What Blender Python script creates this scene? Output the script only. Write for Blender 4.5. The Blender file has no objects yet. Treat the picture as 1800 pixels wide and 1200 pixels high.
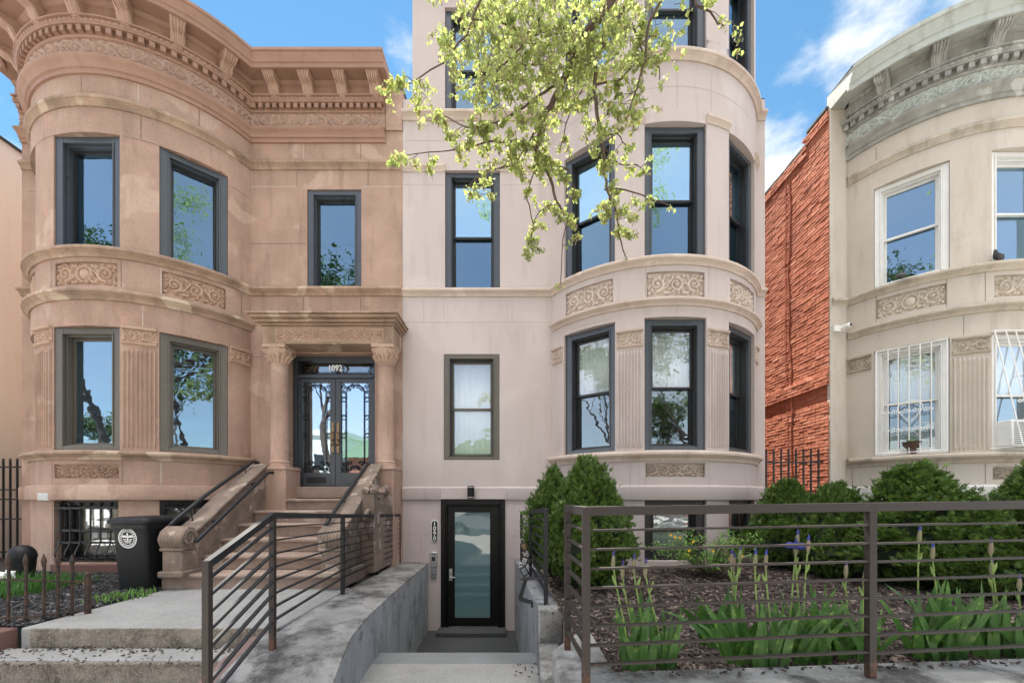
import bpy, bmesh, math, random
import numpy as np
from mathutils import Vector, Matrix
R = math.radians
SC = bpy.context.scene
C = SC.collection
EYE = 1.55            # camera height above the pavement; geometry below is written relative to the eye
FPX = 734.0           # focal length in photo pixels, horizon row 875
# ---------------------------------------------------------------- camera
cd = bpy.data.cameras.new("camera"); cam = bpy.data.objects.new("camera", cd); C.objects.link(cam)
cam.location = (0, 0, EYE); cam.rotation_euler = (R(90), 0, 0)
cd.sensor_width = 36; cd.lens = FPX/1800*36; cd.shift_y = (875-600)/1800
cd.clip_start = 0.05; cd.clip_end = 3000
SC.camera = cam
# ---------------------------------------------------------------- light
SUN_EL, SUN_AZ = 62.0, -20.0        # azimuth from +Y (behind the houses) towards -X
sl = bpy.data.lights.new("sun", 'SUN'); sl.energy = 5.0; sl.angle = R(0.5); sl.color = (1, .94, .85)
sun = bpy.data.objects.new("sun", sl); C.objects.link(sun)
sd = Vector((math.sin(R(SUN_AZ))*math.cos(R(SUN_EL)), math.cos(R(SUN_AZ))*math.cos(R(SUN_EL)), math.sin(R(SUN_EL))))
sun.rotation_euler = sd.to_track_quat('Z', 'Y').to_euler()
W = bpy.data.worlds.new("World"); SC.world = W; W.use_nodes = True
wt = W.node_tree; wn = wt.nodes; wl_ = wt.links
bg = wn['Background']; bg.inputs[1].default_value = 0.15
sky = wn.new('ShaderNodeTexSky'); sky.sky_type = 'NISHITA'; sky.sun_disc = False
sky.sun_elevation = R(SUN_EL); sky.sun_rotation = R(SUN_AZ); sky.air_density = 1.0; sky.dust_density = 0.0; sky.ozone_density = 2.5
def wmath(op, a, b=None, c=None, clamp=False):
    n = wn.new('ShaderNodeMath'); n.operation = op; n.use_clamp = clamp
    for i, x in enumerate((a, b, c)):
        if x is None: continue
        if isinstance(x, (int, float)): n.inputs[i].default_value = x
        else: wl_.new(x, n.inputs[i])
    return n.outputs[0]
tc = wn.new('ShaderNodeTexCoord')
def blob(px, py, rad, soft):
    d = Vector(((px-900)/FPX, 1, (875-py)/FPX)).normalized()
    n = wn.new('ShaderNodeVectorMath'); n.operation = 'DOT_PRODUCT'
    nv = wn.new('ShaderNodeVectorMath'); nv.operation = 'NORMALIZE'; wl_.new(tc.outputs['Generated'], nv.inputs[0])
    wl_.new(nv.outputs[0], n.inputs[0]); n.inputs[1].default_value = d
    mr = wn.new('ShaderNodeMapRange'); wl_.new(n.outputs['Value'], mr.inputs[0])
    mr.inputs[1].default_value = math.cos(R(rad+soft)); mr.inputs[2].default_value = math.cos(R(rad))
    mr.interpolation_type = 'SMOOTHSTEP'
    return mr.outputs[0]
nz = wn.new('ShaderNodeTexNoise'); nz.inputs['Scale'].default_value = 4.2; nz.inputs['Detail'].default_value = 9; nz.inputs['Roughness'].default_value = .58
mpw = wn.new('ShaderNodeMapping'); mpw.inputs['Scale'].default_value = (1, 1, 2.2); mpw.inputs['Location'].default_value = (.3, .1, .5)
wl_.new(tc.outputs['Generated'], mpw.inputs[0]); wl_.new(mpw.outputs[0], nz.inputs['Vector'])
acc = None
for (x, y, r_, s, k) in ((1670, 5, 3.5, 7, .34), (1800, -90, 6, 9, .3), (5, 190, 1.5, 6, .30), (1345, 300, 1.2, 6, .33), (1395, 105, .4, 3, .2), (700, 125, .3, 3.5, .2), (-300, 100, 8, 12, .25)):
    b = wmath('MULTIPLY', blob(x, y, r_, s), k)
    acc = b if acc is None else wmath('MAXIMUM', acc, b)
dens = wmath('ADD', nz.outputs['Fac'], acc)
mr = wn.new('ShaderNodeMapRange'); wl_.new(dens, mr.inputs[0]); mr.inputs[1].default_value = .68; mr.inputs[2].default_value = .92; mr.interpolation_type = 'SMOOTHSTEP'
mixc = wn.new('ShaderNodeMix'); mixc.data_type = 'RGBA'
hs = wn.new('ShaderNodeHueSaturation'); hs.inputs['Saturation'].default_value = 1.12; hs.inputs['Value'].default_value = 1.0
wl_.new(sky.outputs[0], hs.inputs['Color'])
wl_.new(mr.outputs[0], mixc.inputs['Factor']); wl_.new(hs.outputs[0], mixc.inputs['A']); mixc.inputs['B'].default_value = (6.1, 5.3, 6.1, 1)
# unseen bright cloud overhead, added with the haze below to light the facades
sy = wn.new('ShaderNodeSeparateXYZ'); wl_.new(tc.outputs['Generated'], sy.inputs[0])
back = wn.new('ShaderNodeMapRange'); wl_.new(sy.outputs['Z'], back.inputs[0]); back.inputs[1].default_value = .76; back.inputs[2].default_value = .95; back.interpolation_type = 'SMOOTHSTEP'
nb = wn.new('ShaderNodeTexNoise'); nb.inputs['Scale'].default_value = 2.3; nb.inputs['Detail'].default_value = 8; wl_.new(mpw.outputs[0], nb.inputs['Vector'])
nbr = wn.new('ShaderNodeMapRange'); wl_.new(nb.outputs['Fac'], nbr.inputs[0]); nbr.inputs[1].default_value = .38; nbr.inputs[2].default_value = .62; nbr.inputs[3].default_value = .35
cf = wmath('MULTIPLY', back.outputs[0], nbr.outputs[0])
hz_ = wn.new('ShaderNodeMapRange'); wl_.new(sy.outputs['Y'], hz_.inputs[0]); hz_.inputs[1].default_value = .1; hz_.inputs[2].default_value = -.4; hz_.inputs[4].default_value = .62; hz_.interpolation_type = 'SMOOTHSTEP'  # unseen warm haze behind the camera, added to brighten the facades
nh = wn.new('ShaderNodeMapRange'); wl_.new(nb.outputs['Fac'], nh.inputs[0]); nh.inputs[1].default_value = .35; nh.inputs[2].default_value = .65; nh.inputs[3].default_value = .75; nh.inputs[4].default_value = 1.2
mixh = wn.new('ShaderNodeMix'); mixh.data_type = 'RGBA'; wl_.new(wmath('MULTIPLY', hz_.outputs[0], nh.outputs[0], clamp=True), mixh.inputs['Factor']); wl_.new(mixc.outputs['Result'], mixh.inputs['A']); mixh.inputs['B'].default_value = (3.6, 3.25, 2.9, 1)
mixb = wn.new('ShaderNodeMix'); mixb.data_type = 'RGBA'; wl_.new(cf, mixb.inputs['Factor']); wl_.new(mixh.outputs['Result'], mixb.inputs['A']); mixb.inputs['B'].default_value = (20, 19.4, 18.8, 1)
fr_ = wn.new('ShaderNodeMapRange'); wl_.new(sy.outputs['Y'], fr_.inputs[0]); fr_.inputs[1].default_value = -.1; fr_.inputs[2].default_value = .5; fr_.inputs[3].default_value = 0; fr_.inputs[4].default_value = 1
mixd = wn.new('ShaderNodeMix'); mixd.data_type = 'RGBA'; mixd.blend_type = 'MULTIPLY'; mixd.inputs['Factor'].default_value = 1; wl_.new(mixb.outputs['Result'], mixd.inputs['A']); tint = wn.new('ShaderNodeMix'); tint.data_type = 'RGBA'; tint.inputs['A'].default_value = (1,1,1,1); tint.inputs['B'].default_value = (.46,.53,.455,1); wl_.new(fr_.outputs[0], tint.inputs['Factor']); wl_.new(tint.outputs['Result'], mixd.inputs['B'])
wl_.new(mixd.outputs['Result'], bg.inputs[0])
SC.view_settings.view_transform = 'Standard'; SC.view_settings.look = 'None'
SC.view_settings.exposure = 1.6; SC.view_settings.gamma = 1
SC.cycles.max_bounces = 8; SC.cycles.transparent_max_bounces = 12
SC.cycles.use_denoising = True
# ---------------------------------------------------------------- helpers
WL = {}
def P(px, py, d): return Vector(((px-900)*d/FPX, d, (875-py)*d/FPX))
class MB:
    def __init__(s): s.v = []; s.f = []; s.m = []
    def add(s, vs, fs, mi=0):
        n = len(s.v); s.v += [tuple(v) for v in vs]
        s.f += [tuple(i+n for i in f) for f in fs]; s.m += [mi]*len(fs)
    def hexa(s, p, mi=0):   # p: 8 pts bottom 0-3, top 4-7
        s.add(p, [(0,3,2,1),(4,5,6,7),(0,1,5,4),(1,2,6,5),(2,3,7,6),(3,0,4,7)], mi)
    def box(s, x0, x1, y0, y1, z0, z1, mi=0):
        s.hexa([(x0,y0,z0),(x1,y0,z0),(x1,y1,z0),(x0,y1,z0),(x0,y0,z1),(x1,y0,z1),(x1,y1,z1),(x0,y1,z1)], mi)
    def fbox(s, fr, a0, a1, n0, n1, z0, z1, mi=0):
        s.hexa([fr(a0,n1,z0),fr(a1,n1,z0),fr(a1,n0,z0),fr(a0,n0,z0),fr(a0,n1,z1),fr(a1,n1,z1),fr(a1,n0,z1),fr(a0,n0,z1)], mi)
    def bar(s, a, b, w, h, mi=0):      # rectangular bar between two points, h measured upwards
        a = Vector(a); b = Vector(b); d = (b-a).normalized()
        up = Vector((0,0,1)) if abs(d.z) < .95 else Vector((0,1,0))
        sd_ = d.cross(up).normalized()*w/2; u = sd_.normalized().cross(d).normalized()*h/2
        s.hexa([a-sd_-u, a+sd_-u, b+sd_-u, b-sd_-u, a-sd_+u, a+sd_+u, b+sd_+u, b-sd_+u], mi)
    def tube(s, pts, r, n=8, mi=0, caps=True):
        pts = [Vector(p) for p in pts]; rr = r if isinstance(r, (list, tuple, np.ndarray)) else [r]*len(pts)
        base = len(s.v); prev = None
        for i, p in enumerate(pts):
            t = (pts[min(i+1, len(pts)-1)]-pts[max(i-1, 0)])
            if t.length < 1e-9: t = Vector((0,0,1))
            t.normalize()
            if prev is None:
                a = t.orthogonal().normalized()
            else:
                a = (prev - t*prev.dot(t))
                a = a.normalized() if a.length > 1e-6 else t.orthogonal().normalized()
            prev = a; b = t.cross(a)
            for k in range(n):
                an = 2*math.pi*k/n; s.v.append(tuple(p+(a*math.cos(an)+b*math.sin(an))*rr[i]))
        for i in range(len(pts)-1):
            for k in range(n):
                k2 = (k+1) % n
                s.f.append((base+i*n+k, base+i*n+k2, base+(i+1)*n+k2, base+(i+1)*n+k)); s.m.append(mi)
        if caps:
            s.f.append(tuple(base+k for k in reversed(range(n)))); s.m.append(mi)
            e = base+(len(pts)-1)*n; s.f.append(tuple(e+k for k in range(n))); s.m.append(mi)
    def lathe(s, prof, cx, cy, n=24, mi=0, mod=None, cz=0):
        base = len(s.v)
        for (r, z) in prof:
            for k in range(n):
                a = 2*math.pi*k/n; q = r*(1+(mod(a, z) if mod else 0))
                s.v.append((cx+q*math.cos(a), cy+q*math.sin(a), cz+z))
        for i in range(len(prof)-1):
            for k in range(n):
                k2 = (k+1) % n; s.f.append((base+i*n+k, base+i*n+k2, base+(i+1)*n+k2, base+(i+1)*n+k)); s.m.append(mi)
        s.f.append(tuple(base+k for k in reversed(range(n)))); s.m.append(mi)
        e = base+(len(prof)-1)*n; s.f.append(tuple(e+k for k in range(n))); s.m.append(mi)
    def prism(s, poly, fn, w0, w1, mi=0):   # poly [(p,q)], fn(p,q,w)->pt
        n = len(poly); vs = [fn(p, q, w0) for p, q in poly]+[fn(p, q, w1) for p, q in poly]
        fs = [(i, (i+1) % n, n+(i+1) % n, n+i) for i in range(n)]+[tuple(reversed(range(n))), tuple(range(n, 2*n))]
        s.add(vs, fs, mi)
    def ball(s, c, r, n=10, m=7, mi=0, sq=(1,1,1), jit=0, rng=None):
        base = len(s.v); c = Vector(c)
        for i in range(m+1):
            ph = math.pi*i/m
            for k in range(n):
                a = 2*math.pi*k/n; q = r*(1+(rng.uniform(-jit, jit) if jit else 0))
                s.v.append((c.x+q*sq[0]*math.sin(ph)*math.cos(a), c.y+q*sq[1]*math.sin(ph)*math.sin(a), c.z+q*sq[2]*math.cos(ph)))
        for i in range(m):
            for k in range(n):
                k2 = (k+1) % n; s.f.append((base+i*n+k, base+i*n+k2, base+(i+1)*n+k2, base+(i+1)*n+k)); s.m.append(mi)
def wloc(o):
    return WL.get(o.name, Vector((0,0,0)))
def obj(name, mb, mats, parent=None, smooth=40, merge=True, bevel=0):
    me = bpy.data.meshes.new(name); base = wloc(parent) if parent else Vector((0,0,0))
    off = base
    vs = np.array(mb.v, dtype=float).reshape(-1, 3) - np.array(off)
    me.from_pydata(vs.tolist(), [], mb.f)
    mats = mats if isinstance(mats, (list, tuple)) else [mats]
    for m in mats: me.materials.append(m)
    if len(mats) > 1: me.polygons.foreach_set('material_index', mb.m)
    bm = bmesh.new(); bm.from_mesh(me)
    if merge: bmesh.ops.remove_doubles(bm, verts=bm.verts, dist=2e-5)
    if merge: bmesh.ops.recalc_face_normals(bm, faces=bm.faces)
    bm.to_mesh(me); bm.free()
    if smooth:
        me.polygons.foreach_set('use_smooth', [True]*len(me.polygons))
        try: me.set_sharp_from_angle(angle=R(smooth))
        except Exception: pass
    me.update()
    o = bpy.data.objects.new(name, me); C.objects.link(o)
    if parent: o.parent = parent
    WL[o.name] = Vector(base)
    if bevel:
        b = o.modifiers.new('bevel', 'BEVEL'); b.width = bevel; b.segments = 2; b.limit_method = 'ANGLE'; b.angle_limit = R(40)
    return o
def top_loc(o, loc):     # give a single-mesh thing its own origin
    loc = Vector(loc)
    o.data.transform(Matrix.Translation(-loc)); o.location = loc; WL[o.name] = loc
    return o
def tag(o, label, cat, group=None, kind=None):
    if label: o['label'] = label
    if cat: o['category'] = cat
    if group: o['group'] = group
    if kind: o['kind'] = kind
    return o
def thing(name, loc, label, cat, group=None):
    o = bpy.data.objects.new(name, None); C.objects.link(o); o.location = loc; o.empty_display_size = .2
    WL[o.name] = Vector(loc); return tag(o, label, cat, group)
def struct(name, mb, m, **k):
    o = obj(name, mb, m, **k); o['kind'] = 'structure'; return o
def copy_thing(o, loc, label=None, rz=None, scale=None):
    r = o.copy(); C.objects.link(r); r.location = loc
    if rz is not None: r.rotation_euler = (0, 0, rz)
    if scale is not None: r.scale = scale if not isinstance(scale, (int, float)) else (scale,)*3
    if label: r['label'] = label
    for ch in o.children:
        c = ch.copy(); C.objects.link(c); c.parent = r
        for g in ch.children:
            d = g.copy(); C.objects.link(d); d.parent = c
    return r
# ---------------------------------------------------------------- materials
class NT:
    def __init__(s, name):
        s.m = bpy.data.materials.new(name); s.m.use_nodes = True; s.t = s.m.node_tree; s.n = s.t.nodes; s.l = s.t.links
        s.b = s.n['Principled BSDF']; s.tc = s.n.new('ShaderNodeTexCoord')
    def link(s, a, b): s.l.new(a, b)
    def noise(s, scale, detail=4, rough=.55, stretch=(1,1,1), w=0, dist=0):
        mp = s.n.new('ShaderNodeMapping'); mp.inputs['Scale'].default_value = stretch; mp.inputs['Location'].default_value = (w, w*.7, w*1.3)
        s.link(s.tc.outputs['Object'], mp.inputs[0])
        n = s.n.new('ShaderNodeTexNoise'); n.inputs['Scale'].default_value = scale; n.inputs['Detail'].default_value = detail
        n.inputs['Roughness'].default_value = rough; n.inputs['Distortion'].default_value = dist
        s.link(mp.outputs[0], n.inputs['Vector']); return n.outputs['Fac']
    def ramp(s, f, a, b, lo=0, hi=1):
        n = s.n.new('ShaderNodeMapRange'); s.link(f, n.inputs[0]); n.inputs[1].default_value = a; n.inputs[2].default_value = b
        n.inputs[3].default_value = lo; n.inputs[4].default_value = hi; return n.outputs[0]
    def mix(s, f, a, b, mode='MIX'):
        n = s.n.new('ShaderNodeMix'); n.data_type = 'RGBA'; n.blend_type = mode
        if isinstance(f, (int, float)): n.inputs['Factor'].default_value = f
        else: s.link(f, n.inputs['Factor'])
        for k, v in (('A', a), ('B', b)):
            if isinstance(v, tuple): n.inputs[k].default_value = (*v, 1)
            else: s.link(v, n.inputs[k])
        return n.outputs['Result']
    def bump(s, h, strength=.3, dist=.01, prev=None):
        n = s.n.new('ShaderNodeBump'); n.inputs['Strength'].default_value = strength; n.inputs['Distance'].default_value = dist
        s.link(h, n.inputs['Height'])
        if prev: s.link(prev, n.inputs['Normal'])
        return n.outputs[0]
    def col(s, c):
        if isinstance(c, tuple): s.b.inputs['Base Color'].default_value = (*c, 1)
        else: s.link(c, s.b.inputs['Base Color'])
def stone(name, c1, c2, c3=None, rough=.85, patch=(.60, .64), scale=1.3, bump=.25, streak=None, fine=60, c4=None, grain=.12):
    t = NT(name)
    c = t.mix(t.ramp(t.noise(scale, 5, .6), .35, .65), c1, c2)
    if c4: c = t.mix(t.ramp(t.noise(scale*2.3, 6, .65, w=9), .56, .66), c, c4)
    if c3: c = t.mix(t.ramp(t.noise(scale*1.1, 3, .45, w=5, dist=.15), patch[0], patch[1]), c, c3)
    if streak: c = t.mix(t.ramp(t.noise(3.0, 5, .6, stretch=(2.2, 2.2, .35), w=3), .52, .78, 0, .75), c, streak)
    g = t.ramp(t.noise(fine, 3, .7, w=2), .3, .7, 1-grain, 1+grain)
    c = t.mix(1.0, c, g, 'MULTIPLY'); t.col(c)
    t.b.inputs['Roughness'].default_value = rough
    t.link(t.bump(t.noise(fine*.6, 4, .6, w=7), bump, .006, t.bump(t.noise(5, 4, .5, w=4), bump*.6, .02)), t.b.inputs['Normal'])
    return t.m
def plain(name, c, rough=.5, metal=0, spec=None, var=.12, scale=25, bump=.0):
    t = NT(name)
    g = t.ramp(t.noise(scale, 4, .6), .3, .7, 1-var, 1+var)
    t.col(t.mix(1.0, c, g, 'MULTIPLY')); t.b.inputs['Roughness'].default_value = rough; t.b.inputs['Metallic'].default_value = metal
    if spec is not None: t.b.inputs['Specular IOR Level'].default_value = spec
    t.link(t.ramp(t.noise(scale*.5, 4, .6, w=3), .3, .7, rough*.85, min(1, rough*1.2)), t.b.inputs['Roughness'])
    if bump: t.link(t.bump(t.noise(scale*2, 3, .6), bump, .004), t.b.inputs['Normal'])
    return t.m
def glassm(name, refl=.45, tint=(1,1,1), wav=.06, scale=2.2, through=(.85,.9,.92)):
    t = NT(name); t.n.remove(t.b)
    g = t.n.new('ShaderNodeBsdfGlossy'); g.inputs['Roughness'].default_value = .004; g.inputs['Color'].default_value = (*tint, 1)
    tr = t.n.new('ShaderNodeBsdfTransparent'); tr.inputs['Color'].default_value = (*through, 1)
    lw = t.n.new('ShaderNodeLayerWeight'); lw.inputs['Blend'].default_value = .25
    mr_ = t.n.new('ShaderNodeMapRange'); t.link(lw.outputs['Facing'], mr_.inputs[0]); mr_.inputs[3].default_value = refl; mr_.inputs[4].default_value = .95
    mx = t.n.new('ShaderNodeMixShader'); t.link(mr_.outputs[0], mx.inputs[0]); t.link(tr.outputs[0], mx.inputs[1]); t.link(g.outputs[0], mx.inputs[2])
    t.link(t.bump(t.noise(scale, 2, .5, stretch=(1,1,1.6)), wav, .05), g.inputs['Normal'])
    t.link(mx.outputs[0], t.n['Material Output'].inputs['Surface'])
    return t.m
def leafm(name, c1, c2, trans=.45, rough=.55, scale=9, c3=None):
    t = NT(name)
    c = t.mix(t.ramp(t.noise(scale, 2, .5), .35, .65), c1, c2)
    if c3: c = t.mix(t.ramp(t.noise(scale*2.7, 2, .5, w=4), .6, .68), c, c3)
    t.col(c); t.b.inputs['Roughness'].default_value = rough
    tl = t.n.new('ShaderNodeBsdfTranslucent'); t.link(c, tl.inputs['Color'])
    mx = t.n.new('ShaderNodeMixShader'); mx.inputs[0].default_value = trans
    t.link(t.b.outputs[0], mx.inputs[1]); t.link(tl.outputs[0], mx.inputs[2]); t.link(mx.outputs[0], t.n['Material Output'].inputs['Surface'])
    return t.m
M = {}
M['brown'] = stone('brownstone', (.41,.275,.21), (.315,.205,.152), (.44,.308,.238), streak=(.215,.14,.105), c4=(.43,.255,.195), scale=1.6, bump=.4, grain=.16)
M['browntrim'] = stone('brownstone_trim', (.41,.28,.195), (.25,.17,.12), (.47,.36,.265), streak=(.14,.10,.072), scale=2.5)
M['corbel'] = stone('painted_carved_bracket', (.46,.30,.225), (.38,.235,.17), None, rough=.55, scale=6, bump=.1, grain=.05)
M['browncarve'] = stone('brownstone_carved', (.50,.345,.255), (.42,.28,.205), None, scale=3)
M['brownpaint'] = stone('brown_painted_cornice', (.36,.215,.155), (.31,.18,.128), None, rough=.6, scale=2, bump=.08, grain=.05, streak=(.26,.14,.09))
M['frieze_l'] = stone('brown_painted_frieze', (.42,.275,.215), (.37,.24,.185), None, rough=.6, scale=2, bump=.08, grain=.05)
M['mauve'] = stone('mauve_stucco', (.505,.428,.402), (.47,.396,.37), (.52,.445,.418), scale=.8, bump=.12, fine=45, grain=.045, streak=(.41,.342,.315), patch=(.56,.62))
M['mauvetrim'] = stone('mauve_stucco_trim', (.53,.43,.36), (.47,.37,.305), (.56,.46,.39), scale=3, bump=.1, fine=45, grain=.05, streak=(.38,.28,.22))
M['mauvecarve'] = stone('mauve_carved_stone', (.60,.50,.43), (.54,.44,.375), None, scale=3, bump=.1, grain=.05)
M['creamcarve'] = stone('cream_carved_stone', (.60,.52,.43), (.52,.45,.37), None, scale=3, bump=.1, grain=.05)
M['cream'] = stone('cream_stucco', (.56,.50,.43), (.495,.44,.375), None, scale=1.0, bump=.12, streak=(.39,.33,.265), c4=(.52,.44,.355), grain=.06)
M['creamtrim'] = stone('cream_stone_trim', (.52,.45,.365), (.42,.36,.285), (.25,.215,.17), patch=(.6,.75), scale=3, streak=(.2,.17,.13))
M['greenpaint'] = stone('pale_green_painted_cornice', (.50,.52,.47), (.45,.47,.43), None, rough=.55, scale=2, bump=.08, streak=(.24,.23,.19), grain=.06)
M['greywood'] = stone('weathered_grey_cornice', (.37,.36,.33), (.25,.245,.22), (.47,.465,.43), scale=4, streak=(.15,.14,.12))
M['white_band'] = stone('white_painted_base', (.7,.68,.64), (.63,.61,.57), None, rough=.6, bump=.06, grain=.04, streak=(.52,.49,.44))
M['peach'] = stone('peach_stucco', (.82,.70,.60), (.79,.67,.57), None, scale=.7, bump=.2, fine=30, grain=.05, streak=(.72,.6,.5))
M['joint'] = plain('mortar_joint', (.20,.135,.10), .9)
M['joint_light'] = plain('pale_mortar_joint', (.48,.40,.34), .9)
M['joint_mid'] = plain('stucco_score_line', (.33,.24,.21), .9)
M['joint_cream'] = plain('cream_score_line', (.26,.21,.165), .9)
M['stepstone'] = stone('stoop_stone', (.31,.225,.178), (.24,.17,.135), (.38,.30,.245), scale=2, streak=(.18,.135,.105), c4=(.22,.16,.13))
M['oldstone'] = stone('weathered_stoop_stone', (.25,.18,.14), (.14,.105,.08), (.36,.29,.235), scale=5, streak=(.12,.1,.08), bump=.5)
M['bluegrey'] = plain('slate_blue_metal_casing', (.082,.092,.105), .32, .35, var=.06, scale=5)
M['taupe'] = plain('taupe_metal_casing', (.115,.10,.082), .4, .15, var=.06, scale=5)
M['sash'] = plain('black_window_sash', (.022,.021,.022), .35, var=.1)
M['whitevinyl'] = plain('white_vinyl_frame', (.75,.74,.71), .4, var=.05, scale=8)
M['whiteiron'] = plain('white_painted_iron', (.78,.77,.74), .4, var=.06)
M['blackiron'] = plain('black_iron', (.02,.02,.022), .45, .3, var=.2)
M['railing'] = plain('charcoal_painted_steel', (.016,.016,.018), .5, 0, var=.25, scale=14, spec=.35)
M['door'] = plain('slate_painted_door', (.055,.062,.072), .35, .1, var=.08)
M['doorblack'] = plain('dark_bronze_door', (.006,.005,.0045), .42, .0, var=.12, spec=.25)
M['brass'] = plain('aged_brass', (.25,.17,.1), .4, .9)
M['steel'] = plain('brushed_steel', (.55,.54,.52), .35, .9)
M['greymetal'] = plain('grey_metal_plate', (.22,.24,.24), .5, .5)
M['white'] = plain('white_paint', (.8,.79,.76), .5, var=.03)
M['curtain'] = plain('white_blind', (.9,.9,.87), .8, var=.06, scale=3)
M['curtain_tan'] = plain('tan_curtain', (.75,.66,.5), .9, var=.12, scale=6)
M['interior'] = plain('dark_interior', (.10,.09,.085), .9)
M['plastic'] = plain('black_plastic', (.010,.010,.011), .5, var=.1, bump=.1, spec=.3)
M['blacktar'] = plain('roof_tar', (.05,.05,.05), .9)
M['glass'] = glassm('window_glass', .28, (.50,.70,.85), .045, through=(.7,.76,.78))
M['glass_dark'] = glassm('window_glass_dark', .28, (.38,.60,.78), .07, through=(.5,.55,.6))
M['glass_sky'] = glassm('window_glass_upper', .50, (.56,.84,1.0), .08)
M['glass_dim'] = glassm('window_glass_screened', .20, (.7,.82,.9), .045, through=(.62,.66,.68))
M['glass_clear'] = glassm('window_glass_clear', .13, (.9,.95,1.0), .10, through=(.95,.97,.97))
M['doorglass'] = glassm('door_glass', .45, (.72,.87,1), .015)
# frosted glass of the basement door
t = NT('frosted_door_glass'); t.col((.085,.165,.175)); t.b.inputs['Roughness'].default_value = .5; t.b.inputs['Coat Weight'].default_value = 1; t.b.inputs['Coat Roughness'].default_value = .02
t.b.inputs['Coat IOR'].default_value = 2.0
t.link(t.bump(t.noise(3, 2, .5), .05, .03), t.b.inputs['Coat Normal']); M['frost'] = t.m
# rusted end posts
t = NT('rusty_iron'); c = t.mix(t.ramp(t.noise(30, 5, .65), .42, .6), (.022,.018,.017), (.075,.037,.02)); t.col(c); t.b.inputs['Roughness'].default_value = .8; M['rust'] = t.m
t = NT('rusting_steel'); sx = t.n.new('ShaderNodeSeparateXYZ'); t.link(t.tc.outputs['Object'], sx.inputs[0])
low = t.ramp(sx.outputs['Z'], .02, .16, .25, -.12)
ad = t.n.new('ShaderNodeMath'); ad.operation = 'ADD'; t.link(t.noise(22, 5, .7), ad.inputs[0]); t.link(low, ad.inputs[1])
c = t.mix(t.ramp(ad.outputs[0], .56, .66), (.030,.023,.020), (.085,.042,.028)); t.col(c); t.b.inputs['Roughness'].default_value = .55; t.b.inputs['Specular IOR Level'].default_value = .35; M['railrust'] = t.m
# painted brick
t = NT('orange_painted_brick')
c = t.mix(t.ramp(t.noise(9, 6, .72), .35, .68), (.49,.185,.112), (.31,.105,.064)); c = t.mix(t.ramp(t.noise(2.5, 6, .6, w=3), .58, .72), c, (.50,.21,.13)); isl = t.n.new('ShaderNodeNewGeometry'); c = t.mix(t.ramp(isl.outputs['Random Per Island'], .55, 1.0, 0, .75), c, (.25,.075,.042)); c = t.mix(t.ramp(isl.outputs['Random Per Island'], .12, .0, 0, .6), c, (.60,.30,.21)); c = t.mix(t.ramp(t.noise(1.6, 6, .7, w=11), .53, .7, 0, .65), c, (.19,.065,.042)); t.col(c)
t.b.inputs['Roughness'].default_value = .95; t.b.inputs['Specular IOR Level'].default_value = .15; t.link(t.bump(t.noise(40, 5, .7), .6, .009), t.b.inputs['Normal']); M['brick'] = t.m
M['brickdark'] = plain('dark_brick_gap', (.36,.11,.06), .9)
# concrete
def conc(name, c1, c2, spk, k, dark=None, bump=.3):
    t = NT(name); c = t.mix(t.ramp(t.noise(2.2, 6, .65), .35, .68), c1, c2)
    if dark: c = t.mix(t.ramp(t.noise(3.3, 8, .72, w=6), .45, .60), c, dark)
    v = t.n.new('ShaderNodeTexVoronoi'); v.inputs['Scale'].default_value = 120; t.link(t.tc.outputs['Object'], v.inputs['Vector'])
    sxx = t.n.new('ShaderNodeSeparateColor'); t.link(v.outputs['Color'], sxx.inputs[0])
    c = t.mix(t.ramp(sxx.outputs[0], .62, .9, 0, k), c, spk)
    c = t.mix(t.ramp(sxx.outputs[1], .72, .95, 0, k*.8), c, (.06,.05,.045))
    t.col(c); t.b.inputs['Roughness'].default_value = .88
    t.link(t.bump(t.noise(90, 4, .7), bump, .008), t.b.inputs['Normal']); return t.m
M['agg'] = conc('exposed_aggregate_concrete', (.285,.28,.27), (.215,.21,.20), (.38,.37,.34), .4)
M['aggstep'] = conc('worn_aggregate_riser', (.27,.235,.195), (.15,.125,.10), (.38,.34,.28), .45, dark=(.09,.072,.055))
M['conc'] = conc('weathered_concrete', (.31,.30,.285), (.16,.155,.15), (.40,.39,.37), .12, dark=(.06,.056,.052))
M['concside'] = stone('stained_concrete_face', (.30,.31,.32), (.22,.225,.23), None, scale=2, streak=(.07,.07,.07), c4=(.13,.127,.122), bump=.3)
M['concdark'] = conc('dark_concrete', (.05,.053,.053), (.035,.037,.037), (.08,.08,.08), .1)  # very dark concrete for the floor of the sunken landing
M['slab'] = conc('smooth_grey_concrete', (.19,.2,.2), (.15,.155,.155), (.25,.25,.25), .15)
M['asphalt'] = conc('asphalt', (.06,.06,.06), (.045,.045,.045), (.12,.12,.12), .3)
M['pave'] = conc('pale_pavement', (.50,.48,.45), (.42,.40,.37), (.5,.48,.44), .2)
M['soil'] = plain('dark_soil', (.03,.022,.018), .95, var=.4, scale=30, bump=.6)
M['redstone'] = stone('red_brown_kerb', (.17,.085,.07), (.12,.06,.05), None, scale=3)
t = NT('mulch_chips'); oi = t.n.new('ShaderNodeNewGeometry'); rr_ = t.n.new('ShaderNodeValToRGB'); t.link(oi.outputs['Random Per Island'], rr_.inputs[0])
rr_.color_ramp.elements[0].color = (.022,.014,.012,1); rr_.color_ramp.elements[1].color = (.24,.18,.145,1); e = rr_.color_ramp.elements.new(.7); e.color = (.065,.042,.034,1)
t.link(rr_.outputs[0], t.b.inputs['Base Color']); t.b.inputs['Roughness'].default_value = .8; M['mulch'] = t.m
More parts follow.
